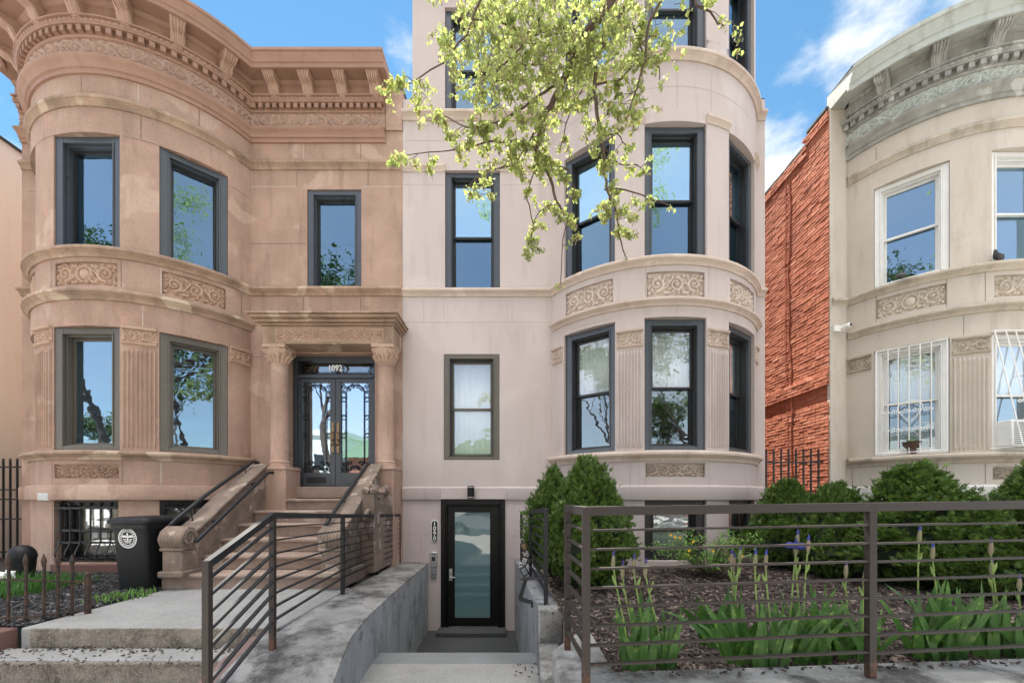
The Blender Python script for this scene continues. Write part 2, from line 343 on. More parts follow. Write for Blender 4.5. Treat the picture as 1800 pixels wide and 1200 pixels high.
t = NT('black_gravel_chips'); oi = t.n.new('ShaderNodeNewGeometry'); rr_ = t.n.new('ShaderNodeValToRGB'); t.link(oi.outputs['Random Per Island'], rr_.inputs[0])
rr_.color_ramp.elements[0].color = (.008,.008,.009,1); rr_.color_ramp.elements[1].color = (.16,.15,.14,1); e = rr_.color_ramp.elements.new(.75); e.color = (.026,.025,.025,1)
t.link(rr_.outputs[0], t.b.inputs['Base Color']); t.b.inputs['Roughness'].default_value = .7; M['gravel'] = t.m
M['bark'] = stone('tree_bark', (.11,.08,.065), (.07,.05,.042), None, scale=8, bump=.5, fine=80)
M['twig'] = plain('maple_twig', (.10,.065,.05), .8, var=.2)
M['leaf'] = leafm('young_maple_leaf', (.47,.52,.18), (.32,.39,.11), .5, c3=(.34,.24,.09))
M['thuja'] = leafm('arborvitae_foliage', (.115,.19,.03), (.042,.088,.016), .25, scale=18, c3=(.23,.30,.05))
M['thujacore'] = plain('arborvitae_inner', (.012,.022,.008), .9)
M['iris'] = leafm('iris_leaf', (.10,.22,.045), (.05,.13,.03), .35, rough=.4, scale=9, c3=(.20,.32,.06))
M['stalk'] = leafm('iris_stalk', (.24,.33,.09), (.18,.27,.07), .1)
M['bud'] = leafm('iris_bud_sheath', (.28,.2,.15), (.22,.24,.1), .2)
M['purple'] = plain('purple_iris_petal', (.04,.03,.16), .6, var=.2)
M['blue'] = plain('blue_iris_petal', (.03,.04,.24), .6, var=.2)
M['shrubleaf'] = leafm('kerria_leaf', (.20,.36,.07), (.12,.26,.05), .4)
M['yellow'] = plain('yellow_petal', (.8,.48,.04), .6)
M['grass'] = leafm('grass_blade', (.05,.15,.02), (.08,.2,.03), .3)
M['farleaf'] = leafm('street_tree_foliage', (.10,.14,.03), (.05,.08,.02), .3, scale=2, c3=(.2,.2,.05))
# ---------------------------------------------------------------- facade toolkit
D = 6.9               # distance from the camera to the flat front walls
class Path:
    def __init__(s, pts, bay=None):
        s.bay = bay; s.p = [Vector((x, y)) for x, y in pts]; s.u = [0]
        for a, b in zip(s.p, s.p[1:]): s.u.append(s.u[-1]+(b-a).length)
        s.L = s.u[-1]
    def segn(s, i):
        d = (s.p[i+1]-s.p[i]).normalized(); return Vector((d.y, -d.x))
    def at(s, u, off=0):
        n = len(s.p)
        for i in range(n):
            if abs(s.u[i]-u) < 1e-6:
                n1 = s.segn(max(i-1, 0)); n2 = s.segn(min(i, n-2)); m = (n1+n2)/(1+n1.dot(n2))
                q = s.p[i]+m*off; B = s.bay
                if B and off > 0 and 0 < i < n-1 and abs(s.p[i].x-B.cx) < B.r*1.2:
                    # where the bulging bay meets the flat wall the two offset faces stop at their crossing
                    cyy = B.df+B.r; y_ = B.yb-off; h2 = (B.r+off)**2-(cyy-y_)**2
                    sg = 1 if s.p[i].x > B.cx else -1; xi = B.cx+sg*(B.kr if sg > 0 else B.kl)*math.sqrt(max(h2, 0))
                    if q.y > y_-1e-6 or (q.x-xi)*sg > 0: q = Vector((xi, y_))
                return q
        i = max(0, min(n-2, next((k for k in range(n-1) if s.u[k+1] > u), n-2)))
        t = (u-s.u[i])/(s.u[i+1]-s.u[i]); return s.p[i].lerp(s.p[i+1], t)+s.segn(i)*off
    def cuts(s, u0, u1, extra=()):
        c = [u0, u1]+[u for u in s.u if u0+1e-4 < u < u1-1e-4]+[u for u in extra if u0 < u < u1]
        c.sort(); o = [c[0]]
        for x in c[1:]:
            if x-o[-1] > 1e-4: o.append(x)
        return o
    def u_of_x(s, X):
        for i in range(len(s.p)-1):
            a, b = s.p[i].x, s.p[i+1].x
            if a <= X <= b and b > a: return s.u[i]+(s.u[i+1]-s.u[i])*(X-a)/(b-a)
class Bay:
    def __init__(s, cx, df, r, yb, kl=1, kr=1):
        s.cx, s.df, s.r, s.yb, s.kl, s.kr = cx, df, r, yb, kl, kr
        s.aj = math.degrees(math.acos(1-(yb-df)/r))
    def pt(s, a):
        k = s.kl if a < 0 else s.kr
        return (s.cx+s.r*k*math.sin(R(a)), s.df+s.r*(1-math.cos(R(a))))
    def pts(s, angs):
        n = int(s.aj*2/3); l = [-s.aj+2*s.aj*i/n for i in range(n+1)]
        l = [a for a in l if all(abs(a-b) > .8 for b in angs) or abs(abs(a)-s.aj) < .01]
        return [s.pt(a) for a in sorted(set(l+list(angs)))]
def sweep(mb, path, u0, u1, prof, mi=0):
    """closed profile [(out, z)] swept along the path"""
    cs = path.cuts(u0, u1); n = len(prof); vs = []
    for u in cs:
        for (o, z) in prof:
            q = path.at(u, o); vs.append((q.x, q.y, z))
    fs = []
    for i in range(len(cs)-1):
        for k in range(n):
            k2 = (k+1) % n; fs.append((i*n+k, (i+1)*n+k, (i+1)*n+k2, i*n+k2))
    fs.append(tuple(range(n))); fs.append(tuple((len(cs)-1)*n+k for k in reversed(range(n))))
    mb.add(vs, fs, mi)
def mold(z0, z1, out, base=-.02):
    """a weathered string-course profile: fillet, cove and bullnose"""
    h = z1-z0
    return [(base, z0), (out*.25, z0), (out*.3, z0+h*.18), (out*.45, z0+h*.35), (out*.72, z0+h*.45), (out*.75, z0+h*.52), (out*.95, z0+h*.58), (out, z0+h*.72), (out*.97, z0+h*.86), (out*.8, z0+h*.97), (base, z1)]
def wall(mb, path, u0, u1, z0, z1, ops=(), mi=0, deep=.22, off=0):
    """front face with openings (ua,ub,za,zb[,depth]) and their reveals"""
    us = path.cuts(u0, u1, [o[0] for o in ops]+[o[1] for o in ops])
    zs = sorted(set([z0, z1]+[z for o in ops for z in o[2:4] if z0 < z < z1]))
    def inside(u, z):
        return any(o[0] < u < o[1] and o[2] < z < o[3] for o in ops)
    for i in range(len(us)-1):
        for k in range(len(zs)-1):
            if inside((us[i]+us[i+1])/2, (zs[k]+zs[k+1])/2): continue
            a = path.at(us[i], off); b = path.at(us[i+1], off)
            mb.add([(a.x,a.y,zs[k]),(b.x,b.y,zs[k]),(b.x,b.y,zs[k+1]),(a.x,a.y,zs[k+1])], [(0,1,2,3)], mi)
    for o in ops:
        dp = o[4] if len(o) > 4 else deep
        a = path.at(o[0], off); b = path.at(o[1], off); d = (b-a).normalized(); nn = Vector((d.y, -d.x))*-1
        if len(o) > 4:     # shallow panel recess follows the wall
            cs = path.cuts(o[0], o[1])
            fr = [path.at(u, off) for u in cs]; bk = [path.at(u, off-dp) for u in cs]
        else:
            cs = path.cuts(o[0], o[1]); fr = [path.at(u, off) for u in cs]
            bk = [a+d*((p-a).dot(d))+nn*dp for p in fr]
        for (z, flip) in ((o[2], 0), (o[3], 1)):
            if z < z0-1e-6 or z > z1+1e-6: continue
            for i in range(len(cs)-1):
                q = [(fr[i].x,fr[i].y,z),(fr[i+1].x,fr[i+1].y,z),(bk[i+1].x,bk[i+1].y,z),(bk[i].x,bk[i].y,z)]
                mb.add(q, [(3,2,1,0) if flip else (0,1,2,3)], mi)
        for i in (0, -1):
            f, k = fr[i], bk[i]; za, zb = max(o[2], z0), min(o[3], z1)
            mb.add([(f.x,f.y,za),(k.x,k.y,za),(k.x,k.y,zb),(f.x,f.y,zb)], [(0,1,2,3)], mi)
def joint(mb, path, ua, za, ub, zb, w=.008, proud=.0015, mi=0):
    """a mortar line on the wall, either level or upright"""
    if abs(za-zb) < 1e-6:
        cs = path.cuts(ua, ub)
        for a_, b_ in zip(cs, cs[1:]):
            a = path.at(a_, proud); b = path.at(b_, proud)
            mb.add([(a.x,a.y,za-w/2),(b.x,b.y,za-w/2),(b.x,b.y,za+w/2),(a.x,a.y,za+w/2)], [(0,1,2,3)], mi)
    else:
        a = path.at(ua-w/2, proud); b = path.at(ua+w/2, proud)
        mb.add([(a.x,a.y,za),(b.x,b.y,za),(b.x,b.y,zb),(a.x,a.y,zb)], [(0,1,2,3)], mi)
def relief(mb, path, u0, u1, z0, z1, H, nu, nv, off=0, amp=.03, mi=0):
    """H: array nv+1 x nu+1 in 0..1, laid on the path"""
    vs = []
    for j in range(nv+1):
        for i in range(nu+1):
            u = u0+(u1-u0)*i/nu; q = path.at(u, off+amp*float(H[j, i])); vs.append((q.x, q.y, z0+(z1-z0)*j/nv))
    fs = [(j*(nu+1)+i, j*(nu+1)+i+1, (j+1)*(nu+1)+i+1, (j+1)*(nu+1)+i) for j in range(nv) for i in range(nu)]
    mb.add(vs, fs, mi)
def strokes_to_H(nu, nv, asp, strokes):
    xs = np.linspace(0, asp, nu+1); ys = np.linspace(0, 1, nv+1); H = np.zeros((nv+1, nu+1))
    for pts, r, h in strokes:
        pts = np.array(pts)
        for k in range(len(pts)-1):
            a, b = pts[k], pts[k+1]; ab = b-a; L = (ab**2).sum()+1e-12
            rm = max(r) if isinstance(r, tuple) else r
            i0, i1 = np.searchsorted(xs, [min(a[0], b[0])-rm, max(a[0], b[0])+rm]); j0, j1 = np.searchsorted(ys, [min(a[1], b[1])-rm, max(a[1], b[1])+rm])
            if i1 <= i0 or j1 <= j0: continue
            X, Y = np.meshgrid(xs[i0:i1], ys[j0:j1])
            t = np.clip(((X-a[0])*ab[0]+(Y-a[1])*ab[1])/L, 0, 1)
            rr = r[0]+(r[1]-r[0])*(k+t)/(len(pts)-1) if isinstance(r, tuple) else r
            d2 = (X-a[0]-t*ab[0])**2+(Y-a[1]-t*ab[1])**2
            H[j0:j1, i0:i1] = np.maximum(H[j0:j1, i0:i1], h*np.sqrt(np.clip(1-d2/(rr*rr), 0, 1)))
    return H
def spiral(cx, cy, r, a0, turns, sgn=1, n=22, tail=None):
    o = []
    if tail: o += tail
    for i in range(n):
        t = i/(n-1); a = a0+sgn*turns*2*math.pi*t; q = r*(1-t)**.75+.02*r
        o.append((cx+q*math.cos(a), cy+q*math.sin(a)))
    return o
def carve(asp, seed, nu, nv, style=0):
    """scrolling foliage in a panel asp:1"""
    rng = random.Random(seed); st = []
    n = max(2, int(round(asp/.9))); w = asp/n
    sym = style in (0, 2)
    for k in range(n):
        cx = (k+.5)*w; mir = -1 if (sym and k >= n/2) else 1
        up = 1 if (k % 2 == 0) else -1
        if not sym: mir = 1
        r = min(w, 1)*.36; cy = .5+.02*up
        a0 = -math.pi/2*up if mir > 0 else math.pi+math.pi/2*up
        s = spiral(cx, cy, r, a0, 1.55, up*mir, 26); st.append((s, (.062, .035), .85)); st.append(([(cx, cy), (cx+.01, cy)], .075, 1))
        # leaves bursting off the scroll
        for q in range(9):
            a = a0+q*2*math.pi/9+rng.uniform(-.15, .15); rr0 = r*1.02; ln = rng.uniform(.12, .24)
            p0 = (cx+rr0*math.cos(a), cy+rr0*math.sin(a)); a2 = a+.7*up*mir
            p1 = (p0[0]+ln*.6*math.cos(a2), p0[1]+ln*.6*math.sin(a2)); a3 = a2+.6*up*mir
            p2 = (p1[0]+ln*.5*math.cos(a3), p1[1]+ln*.5*math.sin(a3))
            st.append(([p0, p1, p2], (.052, .018), .8))
        # stem to next scroll
        if k < n-1:
            x2 = cx+w; st.append(([(cx+r*.5, cy-up*r*.9), (cx+w*.5, .5-up*.1), (x2-r*.5, .5+up*r*.9)], (.05, .05), .7))
        for sx in (-1, 1):
            for sy in (-1, 1):
                ex = cx+sx*w*.42; ey = .5+sy*.38
                for q in range(3):
                    a = math.atan2(sy, sx)+(q-1)*.8
                    st.append(([(ex-.05*sx, ey-.05*sy), (ex+.1*math.cos(a), ey+.09*math.sin(a))], (.05, .022), .65))
    if style == 2:      # shield or face medallion
        cx = asp/2; ring = [(cx+.33*math.cos(a), .5+.36*math.sin(a)) for a in np.linspace(0, 2*math.pi, 26)]
        H = strokes_to_H(nu, nv, asp, st); X, Y = np.meshgrid(np.linspace(0, asp, nu+1), np.linspace(0, 1, nv+1))
        m = ((X-cx)/.36)**2+((Y-.5)/.39)**2 < 1; H[m] = 0
        H = np.maximum(H, strokes_to_H(nu, nv, asp, [(ring, .05, .8), ([(cx, .48), (cx, .52)], .24, 1.0)]))
    else:
        H = strokes_to_H(nu, nv, asp, st)
    # border stays clear
    return H
def flutes_H(nu, nv, n, z_margin=.035):
    X, Y = np.meshgrid(np.linspace(0, n, nu+1), np.linspace(0, 1, nv+1)); f = X-np.floor(X)
    g = np.sqrt(np.clip(1-((f-.5)/.36)**2, 0, 1))
    e = np.minimum(Y, 1-Y)/z_margin-.5; rnd = np.clip(e*2+np.sqrt(np.clip(1-((f-.5)/.36)**2, 0, 1))-.5, 0, 1)
    return 1-g*np.clip(rnd, 0, 1)
def frame_at(p0, p1, z=0):
    a = Vector((p0[0], p0[1])); d = (Vector((p1[0], p1[1]))-a); w = d.length; d.normalize(); n = Vector((d.y, -d.x))
    return (lambda s, o, zz: (a.x+d.x*s+n.x*o, a.y+d.y*s+n.y*o, zz)), w
def pane(mb, fr, a0, a1, o, z0, z1, t=.006):
    mb.fbox(fr, a0, a1, o-t, o, z0, z1)
def window(root, p0, p1, z0, z1, cas, sashm, glass=None, cw=.13, setback=.05, hung=True, meet=.5, blind=None, fw=.022, sill=False, label=None, inner=None, blindm=None, bot=True, swide=.032, rec=.015):
    """one flat window unit standing between two plan points of its opening"""
    fr, w = frame_at(p0, p1); g = glass or M['glass']
    mb = MB(); a = cw; s = -setback; e = .004; zb = cw*.55 if bot else .015
    mb.fbox(fr, e, a, s-.04, s, z0+e, z1-e); mb.fbox(fr, w-a, w-e, s-.04, s, z0+e, z1-e)
    mb.fbox(fr, a, w-a, s-.04, s-.002, z1-cw*.8, z1-e); mb.fbox(fr, a, w-a, s-.04, s-.002, z0+e, z0+zb)
    # bead round the casing
    b = .018
    mb.fbox(fr, a-b, a, s, s+.012, z0+zb, z1-cw*.8); mb.fbox(fr, w-a, w-a+b, s, s+.012, z0+zb, z1-cw*.8); mb.fbox(fr, a-b, w-a+b, s, s+.012, z1-cw*.8, z1-cw*.8+b)
    win = obj('window', mb, cas, root, bevel=.003)
    if label: win['label'] = label
    ia, ib, iz0, iz1 = a, w-a, z0+zb, z1-cw*.8
    mb = MB(); f = fw; q = s-.02-rec
    mb.fbox(fr, ia-.02, ia+f, q-.16, s-.041, iz0, iz1); mb.fbox(fr, ib-f, ib+.02, q-.16, s-.041, iz0, iz1)
    mb.fbox(fr, ia+f, ib-f, q-.16, s-.041, iz1-f, iz1); mb.fbox(fr, ia+f, ib-f, q-.16, s-.041, iz0, iz0+f)
    ja, jb, jz0, jz1 = ia+f, ib-f, iz0+f, iz1-f; r = swide; zm = jz0+(jz1-jz0)*meet
    obj('window_frame', mb, inner or sashm, win)
    def sash(o, za, zb_, nm='sash'):
        m2 = MB()
        m2.fbox(fr, ja, ja+r, o-.035, o, za, zb_); m2.fbox(fr, jb-r, jb, o-.035, o, za, zb_)
        m2.fbox(fr, ja+r, jb-r, o-.035, o, zb_-r, zb_); m2.fbox(fr, ja+r, jb-r, o-.035, o, za, za+r)
        obj(nm, m2, sashm, win, bevel=.003)
        m3 = MB(); pane(m3, fr, ja+r-.004, jb-r+.004, o-.014, za+r-.004, zb_-r+.004); return m3
    if hung:
        g1 = sash(q-.07, zm-.02, jz1); obj('pane', g1, g if not isinstance(g, (tuple, list)) else g[0], win, smooth=0)
        g2 = sash(q-.11, jz0, zm+.02); obj('pane', g2, g if not isinstance(g, (tuple, list)) else g[1], win, smooth=0)
    else:
        g1 = sash(q-.07, jz0, jz1); obj('pane', g1, g, win, smooth=0)
    if blind:
        m4 = MB(); bz0 = jz1-(jz1-jz0)*blind
        n = 26; prof = []
        for i in range(n):     # softly folded shade
            t0 = ja-.03+(jb-ja+.06)*i/(n-1); prof.append((t0, q-.172-.008*math.sin(i*1.9)))
        vs = [fr(t0, o, bz0) for t0, o in prof]+[fr(t0, o, jz1+.03) for t0, o in prof]
        m4.add(vs, [(i, i+1, n+i+1, n+i) for i in range(n-1)])
        bo = obj('blind', m4, blindm or M['curtain'], win)
        so = bo.modifiers.new('th', 'SOLIDIFY'); so.thickness = .004
    return win
def shell(root, x0, x1, yb, zt, zb, wallm, front_y=D, roofpoly=None, t=.12, nm='side_wall', z_in=None):
    mb = MB(); mb.box(x0, x0+t, front_y+.002, yb, zb, zt); obj(nm, mb, wallm, root)
    mb = MB(); mb.box(x1-t, x1, front_y+.002, yb, zb, zt); obj(nm, mb, wallm, root)
    mb = MB(); mb.box(x0+t, x1-t, yb-t, yb, zb, zt); obj('rear_wall', mb, wallm, root)
def slabpoly(mb, pts, z0, z1):
    n = len(pts); mb.add([(x, y, z0) for x, y in pts]+[(x, y, z1) for x, y in pts],
        [tuple(reversed(range(n))), tuple(range(n, 2*n))]+[(i, (i+1) % n, n+(i+1) % n, n+i) for i in range(n)])
def textmesh(s, size, depth, fr, mi=0, bold=.012):
    """returns MB of text laid out by fr(a, up, out)"""
    cu = bpy.data.curves.new('t', 'FONT'); cu.body = s; cu.size = size; cu.extrude = depth; cu.align_x = 'CENTER'; cu.resolution_u = 3; cu.offset = size*bold
    o = bpy.data.objects.new('t', cu); C.objects.link(o); bpy.context.view_layer.update()
    dg = bpy.context.evaluated_depsgraph_get(); me = bpy.data.meshes.new_from_object(o.evaluated_get(dg))
    mb = MB(); mb.add([fr(v.co.x, v.co.y, v.co.z) for v in me.vertices], [tuple(p.vertices) for p in me.polygons])
    bpy.data.objects.remove(o); bpy.data.meshes.remove(me); bpy.data.curves.remove(cu); return mb
def corbel(root, path, u, ztop, mat, h=.24, outr=.27, w=.15, name='corbel'):
    """scrolled bracket with an acanthus front"""
    c = path.at(u, 0); c1 = path.at(u+.01, 0); d = (c1-c).normalized(); n = Vector((d.y, -d.x))
    fn = lambda o, z, t: (c.x+n.x*o+d.x*t, c.y+n.y*o+d.y*t, ztop+z)
    prof = [(-.01,0),(outr,0),(outr+.012,-.02*h/.24),(outr,-.055),(outr-.02,-.085),(outr-.06,-.1),(outr-.1,-.105),(outr-.125,-.13),(outr-.14,-.165),(outr-.165,-.2),(outr-.2,-.225),(outr-.235,-.23),(-.01,-.235)]
    prof = [(o, z*h/.24) for o, z in prof]
    mb = MB(); mb.prism(prof, fn, -w/2, w/2)
    mb.prism([(-.01,0),(outr+.03,0),(outr+.03,-.022),(outr+.015,-.035),(-.01,-.035)], fn, -w/2-.02, w/2+.02)
    path3 = prof[2:11]
    for k in range(-2, 3):
        t0 = k*w*.2; mb.tube([fn(o+.004, z, t0*(1.25-.6*i/8)) for i, (o, z) in enumerate(path3)], [.014 if k else .018]*9, 5)
    for sx in (-1, 1):    # side volutes
        for (o, z, r_) in ((outr-.04, -.058*h/.24, .04), (outr*.25+.01, -.19*h/.24, .03)):
            pts = [fn(o+r_*(1-i/14)*math.cos(i*.75), z+r_*(1-i/14)*math.sin(i*.75), sx*(w/2+.002)) for i in range(14)]
            mb.tube(pts, .007, 4)
        mb.tube([fn(o-.016, z+.004, sx*w/2) for o, z in path3], .010, 4)
    return obj(name, mb, mat, root, smooth=50)
# ---------------------------------------------------------------- shared facade pieces
def upx(path, px):
    """distance along the path that stands at a photo column (visible side)"""
    q = [900+FPX*p.x/p.y for p in path.p]; best = None
    for i in range(len(q)-1):
        if q[i] < q[i+1] and q[i] <= px <= q[i+1]:
            a, b = path.p[i], path.p[i+1]; t = (px-q[i])/(q[i+1]-q[i]); u = path.u[i]+t*(path.u[i+1]-path.u[i]); y = a.y+t*(b.y-a.y)
            if best is None or y < best[1]: best = (u, y)
    return best[0] if best else None
def ua(path, bay, a): return path.u_of_x(bay.pt(a)[0])
def panel(root, path, u0, u1, z0, z1, seed, style, mat, rec=.045, amp=.048, dens=95, name='carved_panel', border=.012):
    w = u1-u0-2*border; h = z1-z0-2*border; asp = w/h; nv = max(22, int(h*dens*1.6)); nu = int(nv*asp)
    H = carve(asp, seed, nu, nv, style)
    mb = MB(); H2 = H.copy(); relief(mb, path, u0+border, u1-border, z0+border, z1-border, H2, nu, nv, -rec+.002, amp)
    # back board to the edges
    cs = path.cuts(u0, u1); o = -rec
    for a_, b_ in zip(cs, cs[1:]):
        a = path.at(a_, o); b = path.at(b_, o); mb.add([(a.x,a.y,z0),(b.x,b.y,z0),(b.x,b.y,z1),(a.x,a.y,z1)], [(0,1,2,3)])
    return obj(name, mb, mat, root, smooth=60)
def pilaster(root, path, u0, u1, z0, z1, zc, mat, carvem, nf=7, seed=1, capz=None):
    nu = nf*10; nv = 40; H = flutes_H(nu, nv, nf)
    X = np.linspace(0, 1, nu+1); m = .04; Hn = np.interp(np.clip((X-m)/(1-2*m), 0, 1), X, H[nv//2])
    H = np.array([np.interp(np.clip((X-m)/(1-2*m), 0, 1), X, row) for row in H])
    H[:, 0] = 0; H[:, -1] = 0; H[0] = 0; H[-1] = 0
    H = H*1.0
    mb = MB(); relief(mb, path, u0, u1, z0, z1, H, nu, nv, .001, .028)
    obj('fluted_pilaster', mb, mat, root, smooth=45)
    capital(root, path, u0-.01, u1+.01, zc[0], zc[1], seed, mat, carvem)
def capital(root, path, u0, u1, z0, z1, seed, mat, carvem):
    mb = MB()
    sweep(mb, path, u0, u1, [(-.01,z0-.03),(.02,z0-.03),(.035,z0-.015),(.035,z0),(-.01,z0)])
    sweep(mb, path, u0, u1, [(-.01,z1-.002),(.04,z1-.002),(.05,z1+.012),(.05,z1+.03),(-.01,z1+.03)])
    w = u1-u0; h = z1-z0-.004; nv = 24; nu = int(nv*w/h)
    H = carve(w/h, seed, nu, nv, 0)*.8+.1; H[:, 0] = 0; H[:, -1] = 0; H[0] = 0; H[-1] = 0
    relief(mb, path, u0, u1, z0+.002, z1-.004, H, nu, nv, .004, .036)
    obj('carved_capital', mb, carvem, root, smooth=60)
def dentils(mb, path, u0, u1, z0, z1, o0, o1, w=.062, gap=.05):
    n = int((u1-u0)/(w+gap)); st = (u1-u0)/n
    for i in range(n):
        a = path.at(u0+st*i+gap/2, 0); b = path.at(u0+st*i+gap/2+w*st/(w+gap), 0); fr, L = frame_at(a, b); mb.fbox(fr, 0, L, o0, o1, z0, z1)
def beads(mb, path, u0, u1, z0, z1, off, amp, per=.065):
    n = int((u1-u0)/per); nu = n*8; nv = 6
    X, Y = np.meshgrid(np.linspace(0, n, nu+1), np.linspace(0, 1, nv+1)); f = X-np.floor(X)
    H = np.sin(Y*math.pi)**.5*(.45+.55*np.sqrt(np.clip(1-((f-.5)/.42)**2, 0, 1)))
    relief(mb, path, u0, u1, z0, z1, H, nu, nv, off, amp)
def cornice(root, path, u0, u1, uend, zf, zs, m1, mfr, mtop, mcor, cor_u, seed, frieze_h=.33, top=.18, outr=.27, ustart=None):
    """zf frieze-mould bottom, zs soffit height; returns the cornice part"""
    mb = MB(); h0 = zf+.19
    sweep(mb, path, u0, u1, [(-.05,zf),(.03,zf),(.035,zf+.05),(.06,zf+.06),(.065,zf+.10),(.10,zf+.13),(.13,zf+.15),(.135,zf+.18),(.10,zf+.19),(-.05,zf+.19)])
    zd = zs-.40                                     # dentil bottom
    sweep(mb, path, u0, u1, [(-.05,zd-.025),(.05,zd-.025),(.065,zd-.01),(.065,zd),(-.05,zd)])
    sweep(mb, path, u0, u1, [(-.05,zd+.0005),(.055,zd+.0005),(.055,zd+.078),(-.05,zd+.078)])
    dentils(mb, path, u0+.01, u1-.01, zd+.003, zd+.076, .05, .12)
    sweep(mb, path, u0, u1, [(-.05,zd+.079),(.135,zd+.079),(.14,zd+.095),(.13,zd+.10),(.13,zd+.155),(.165,zd+.16),(.17,zd+.175),(-.05,zd+.175)])
    beads(mb, path, u0+.005, u1-.005, zd+.10, zd+.155, .128, .03)
    sweep(mb, path, u0, u1, [(-.05,zd+.176),(.10,zd+.176),(.10,zs-.045),(.125,zs-.04),(.14,zs-.02),(.16,zs-.003),(-.05,zs-.003)])
    c = obj('cornice', mb, m1, root, smooth=50)
    w = u1-u0; nv = 26; zt_ = zd-.026; zb_ = h0+.001; h = zt_-zb_; nu = int(w/h*nv)
    H = carve(w/h/1.25, seed, nu, nv, 1); mb = MB(); H[0] = 0; H[-1] = 0
    relief(mb, path, u0, u1, zb_, zt_, H, nu, nv, .03, .036)
    sweep(mb, path, u0, u1, [(-.05, zb_), (.029, zb_), (.029, zt_), (-.05, zt_)])
    obj('carved_frieze', mb, mfr, c, smooth=60)
    mb = MB(); s = zs; k = top/.18
    sweep(mb, path, u0 if ustart is None else ustart, uend, [(-.05,s),(.36,s),(.36,s-.035*k),(.395,s-.035*k),(.40,s+.02*k),(.42,s+.03*k),(.425,s+.055*k),(.46,s+.09*k),(.475,s+.12*k),(.50,s+.13*k),(.505,s+.165*k),(-.05,s+.18*k)])
    obj('overhang', mb, mtop, c, smooth=35)
    for u in cor_u: corbel(c, path, u, zs-.001, mcor, outr=outr+.06, h=.26)
    return c
# ================================================================= LEFT HOUSE
LX0, LX1 = -8.10, -1.81
LB = Bay(-5.92, 5.774, 1.705, D, kl=1.09)
LA = [-58,-30,-15,15,30,58]
LP = Path([(LX0, D)]+LB.pts(LA)+[(LX1, D)], LB)
left = thing('brownstone_rowhouse', (-4.95, D, -1.05), 'brown sandstone rowhouse with round carved bay, bracketed cornice and columned double doorway', 'house')
U = lambda a: ua(LP, LB, a)
xw = lambda X: LP.u_of_x(X)
ops = []
for a, b in ((-58,-30),(-15,15),(30,58)):
    ops += [(U(a), U(b), .67, 2.385), (U(a), U(b), 3.48, 5.06), (U(a)+.03, U(b)-.03, 2.95, 3.27, .045)]
ops += [(U(-15)+.01, U(15)-.01, .275, .47, .045), (U(-15), U(14.5), -.90, -.03), (U(30), U(52), -.90, -.03)]
ops += [(xw(-3.384), xw(-2.49), 3.46, 5.095), (xw(-3.73), xw(-2.20), .17, 2.40)]
mb = MB(); wall(mb, LP, 0, LP.L, -1.10, 6.72, ops)
J = lambda px: upx(LP, px)
for px, z0, z1 in ((143,5.56,5.84),(243,5.56,5.84),(350,5.56,5.84),(534,5.56,5.84),(634,5.56,5.84),(522,5.14,5.40),(647,5.14,5.40),(248,5.08,5.40),(90,2.94,3.32),(213,2.94,3.32),(283,2.94,3.32),(424,2.94,3.32),(251,2.43,2.72),(533,2.95,3.32),(634,2.95,3.32),(92,.2,.52),(215,.2,.52),(283,.2,.52),(424,-.2,.52),(92,-.9,-.05)):
    u = J(px)
    if u: joint(mb, LP, u, z0, u, z1, w=.012, mi=2 if px in (243,534,251,283) else 1)
for p0, p1, z in ((441,522,5.14),(635,706,5.14),(214,283,5.06),(405,440,4.93),(50,98,5.06),(441,462,2.33),(441,539,4.2),):
    joint(mb, LP, J(p0)+.002, z, J(p1)-.002, z, w=.010, mi=2 if z > 5.1 else 1)
obj('front_wall', mb, [M['brown'], M['joint'], M['joint_light']], left, smooth=30)
mb = MB(); ub = U(69.9)
sweep(mb, LP, 0, LP.L, mold(5.41, 5.55, .07)); obj('string_course', mb, M['browntrim'], left)
mb = MB(); sweep(mb, LP, 0, LP.L, mold(3.33, 3.465, .10)); obj('string_course', mb, M['browntrim'], left)
mb = MB(); sweep(mb, LP, U(-70), U(70), mold(2.74, 2.885, .10)); obj('string_course', mb, M['browntrim'], left)
mb = MB(); sweep(mb, LP, U(-70), U(70), mold(.53, .655, .11)); obj('sill_course', mb, M['browntrim'], left)
mb = MB(); sweep(mb, LP, 0, xw(-4.05), [(-.02,-.03),(.05,-.03),(.055,.0),(.055,.155),(.04,.185),(-.02,.19)]); obj('water_table', mb, M['brown'], left, bevel=.008)
mb = MB(); sweep(mb, LP, 0, U(-58), [(-.02,-1.1),(.03,-1.1),(.03,-.95),(-.02,-.93)]); sweep(mb, LP, U(-15), U(69), [(-.02,-1.1),(.04,-1.1),(.04,-.92),(-.02,-.90)]); obj('plinth', mb, M['redstone'], left)
for i, (a, b, st) in enumerate(((-58,-30,0),(-15,15,2),(30,58,0))):
    panel(left, LP, U(a)+.03, U(b)-.03, 2.95, 3.27, 11+i, st, M['browncarve'])
panel(left, LP, U(-15)+.01, U(15)-.01, .275, .47, 21, 0, M['browncarve'])
for i, (a, b) in enumerate(((-28.8,-16.2),(16.2,28.8))):
    pilaster(left, LP, U(a), U(b), .70, 2.10, (2.19, 2.37), M['brown'], M['browncarve'], 7, 31+i)
for a, b in ((59,69.5),(-69.5,-59)): capital(left, LP, U(a), U(b), 2.19, 2.37, 41, M['brown'], M['browncarve'])
def bay_windows(root, bay, spans, z0, z1, **k):
    for a, b in spans:
        window(root, bay.pt(a), bay.pt(b), z0, z1, **k)
SP3 = ((-58,-30),(-15,15),(30,58))
bay_windows(left, LB, SP3, .67, 2.385, cas=M['taupe'], sashm=M['taupe'], glass=M['glass'], hung=False, blind=None, setback=.015, rec=.03, cw=.115)
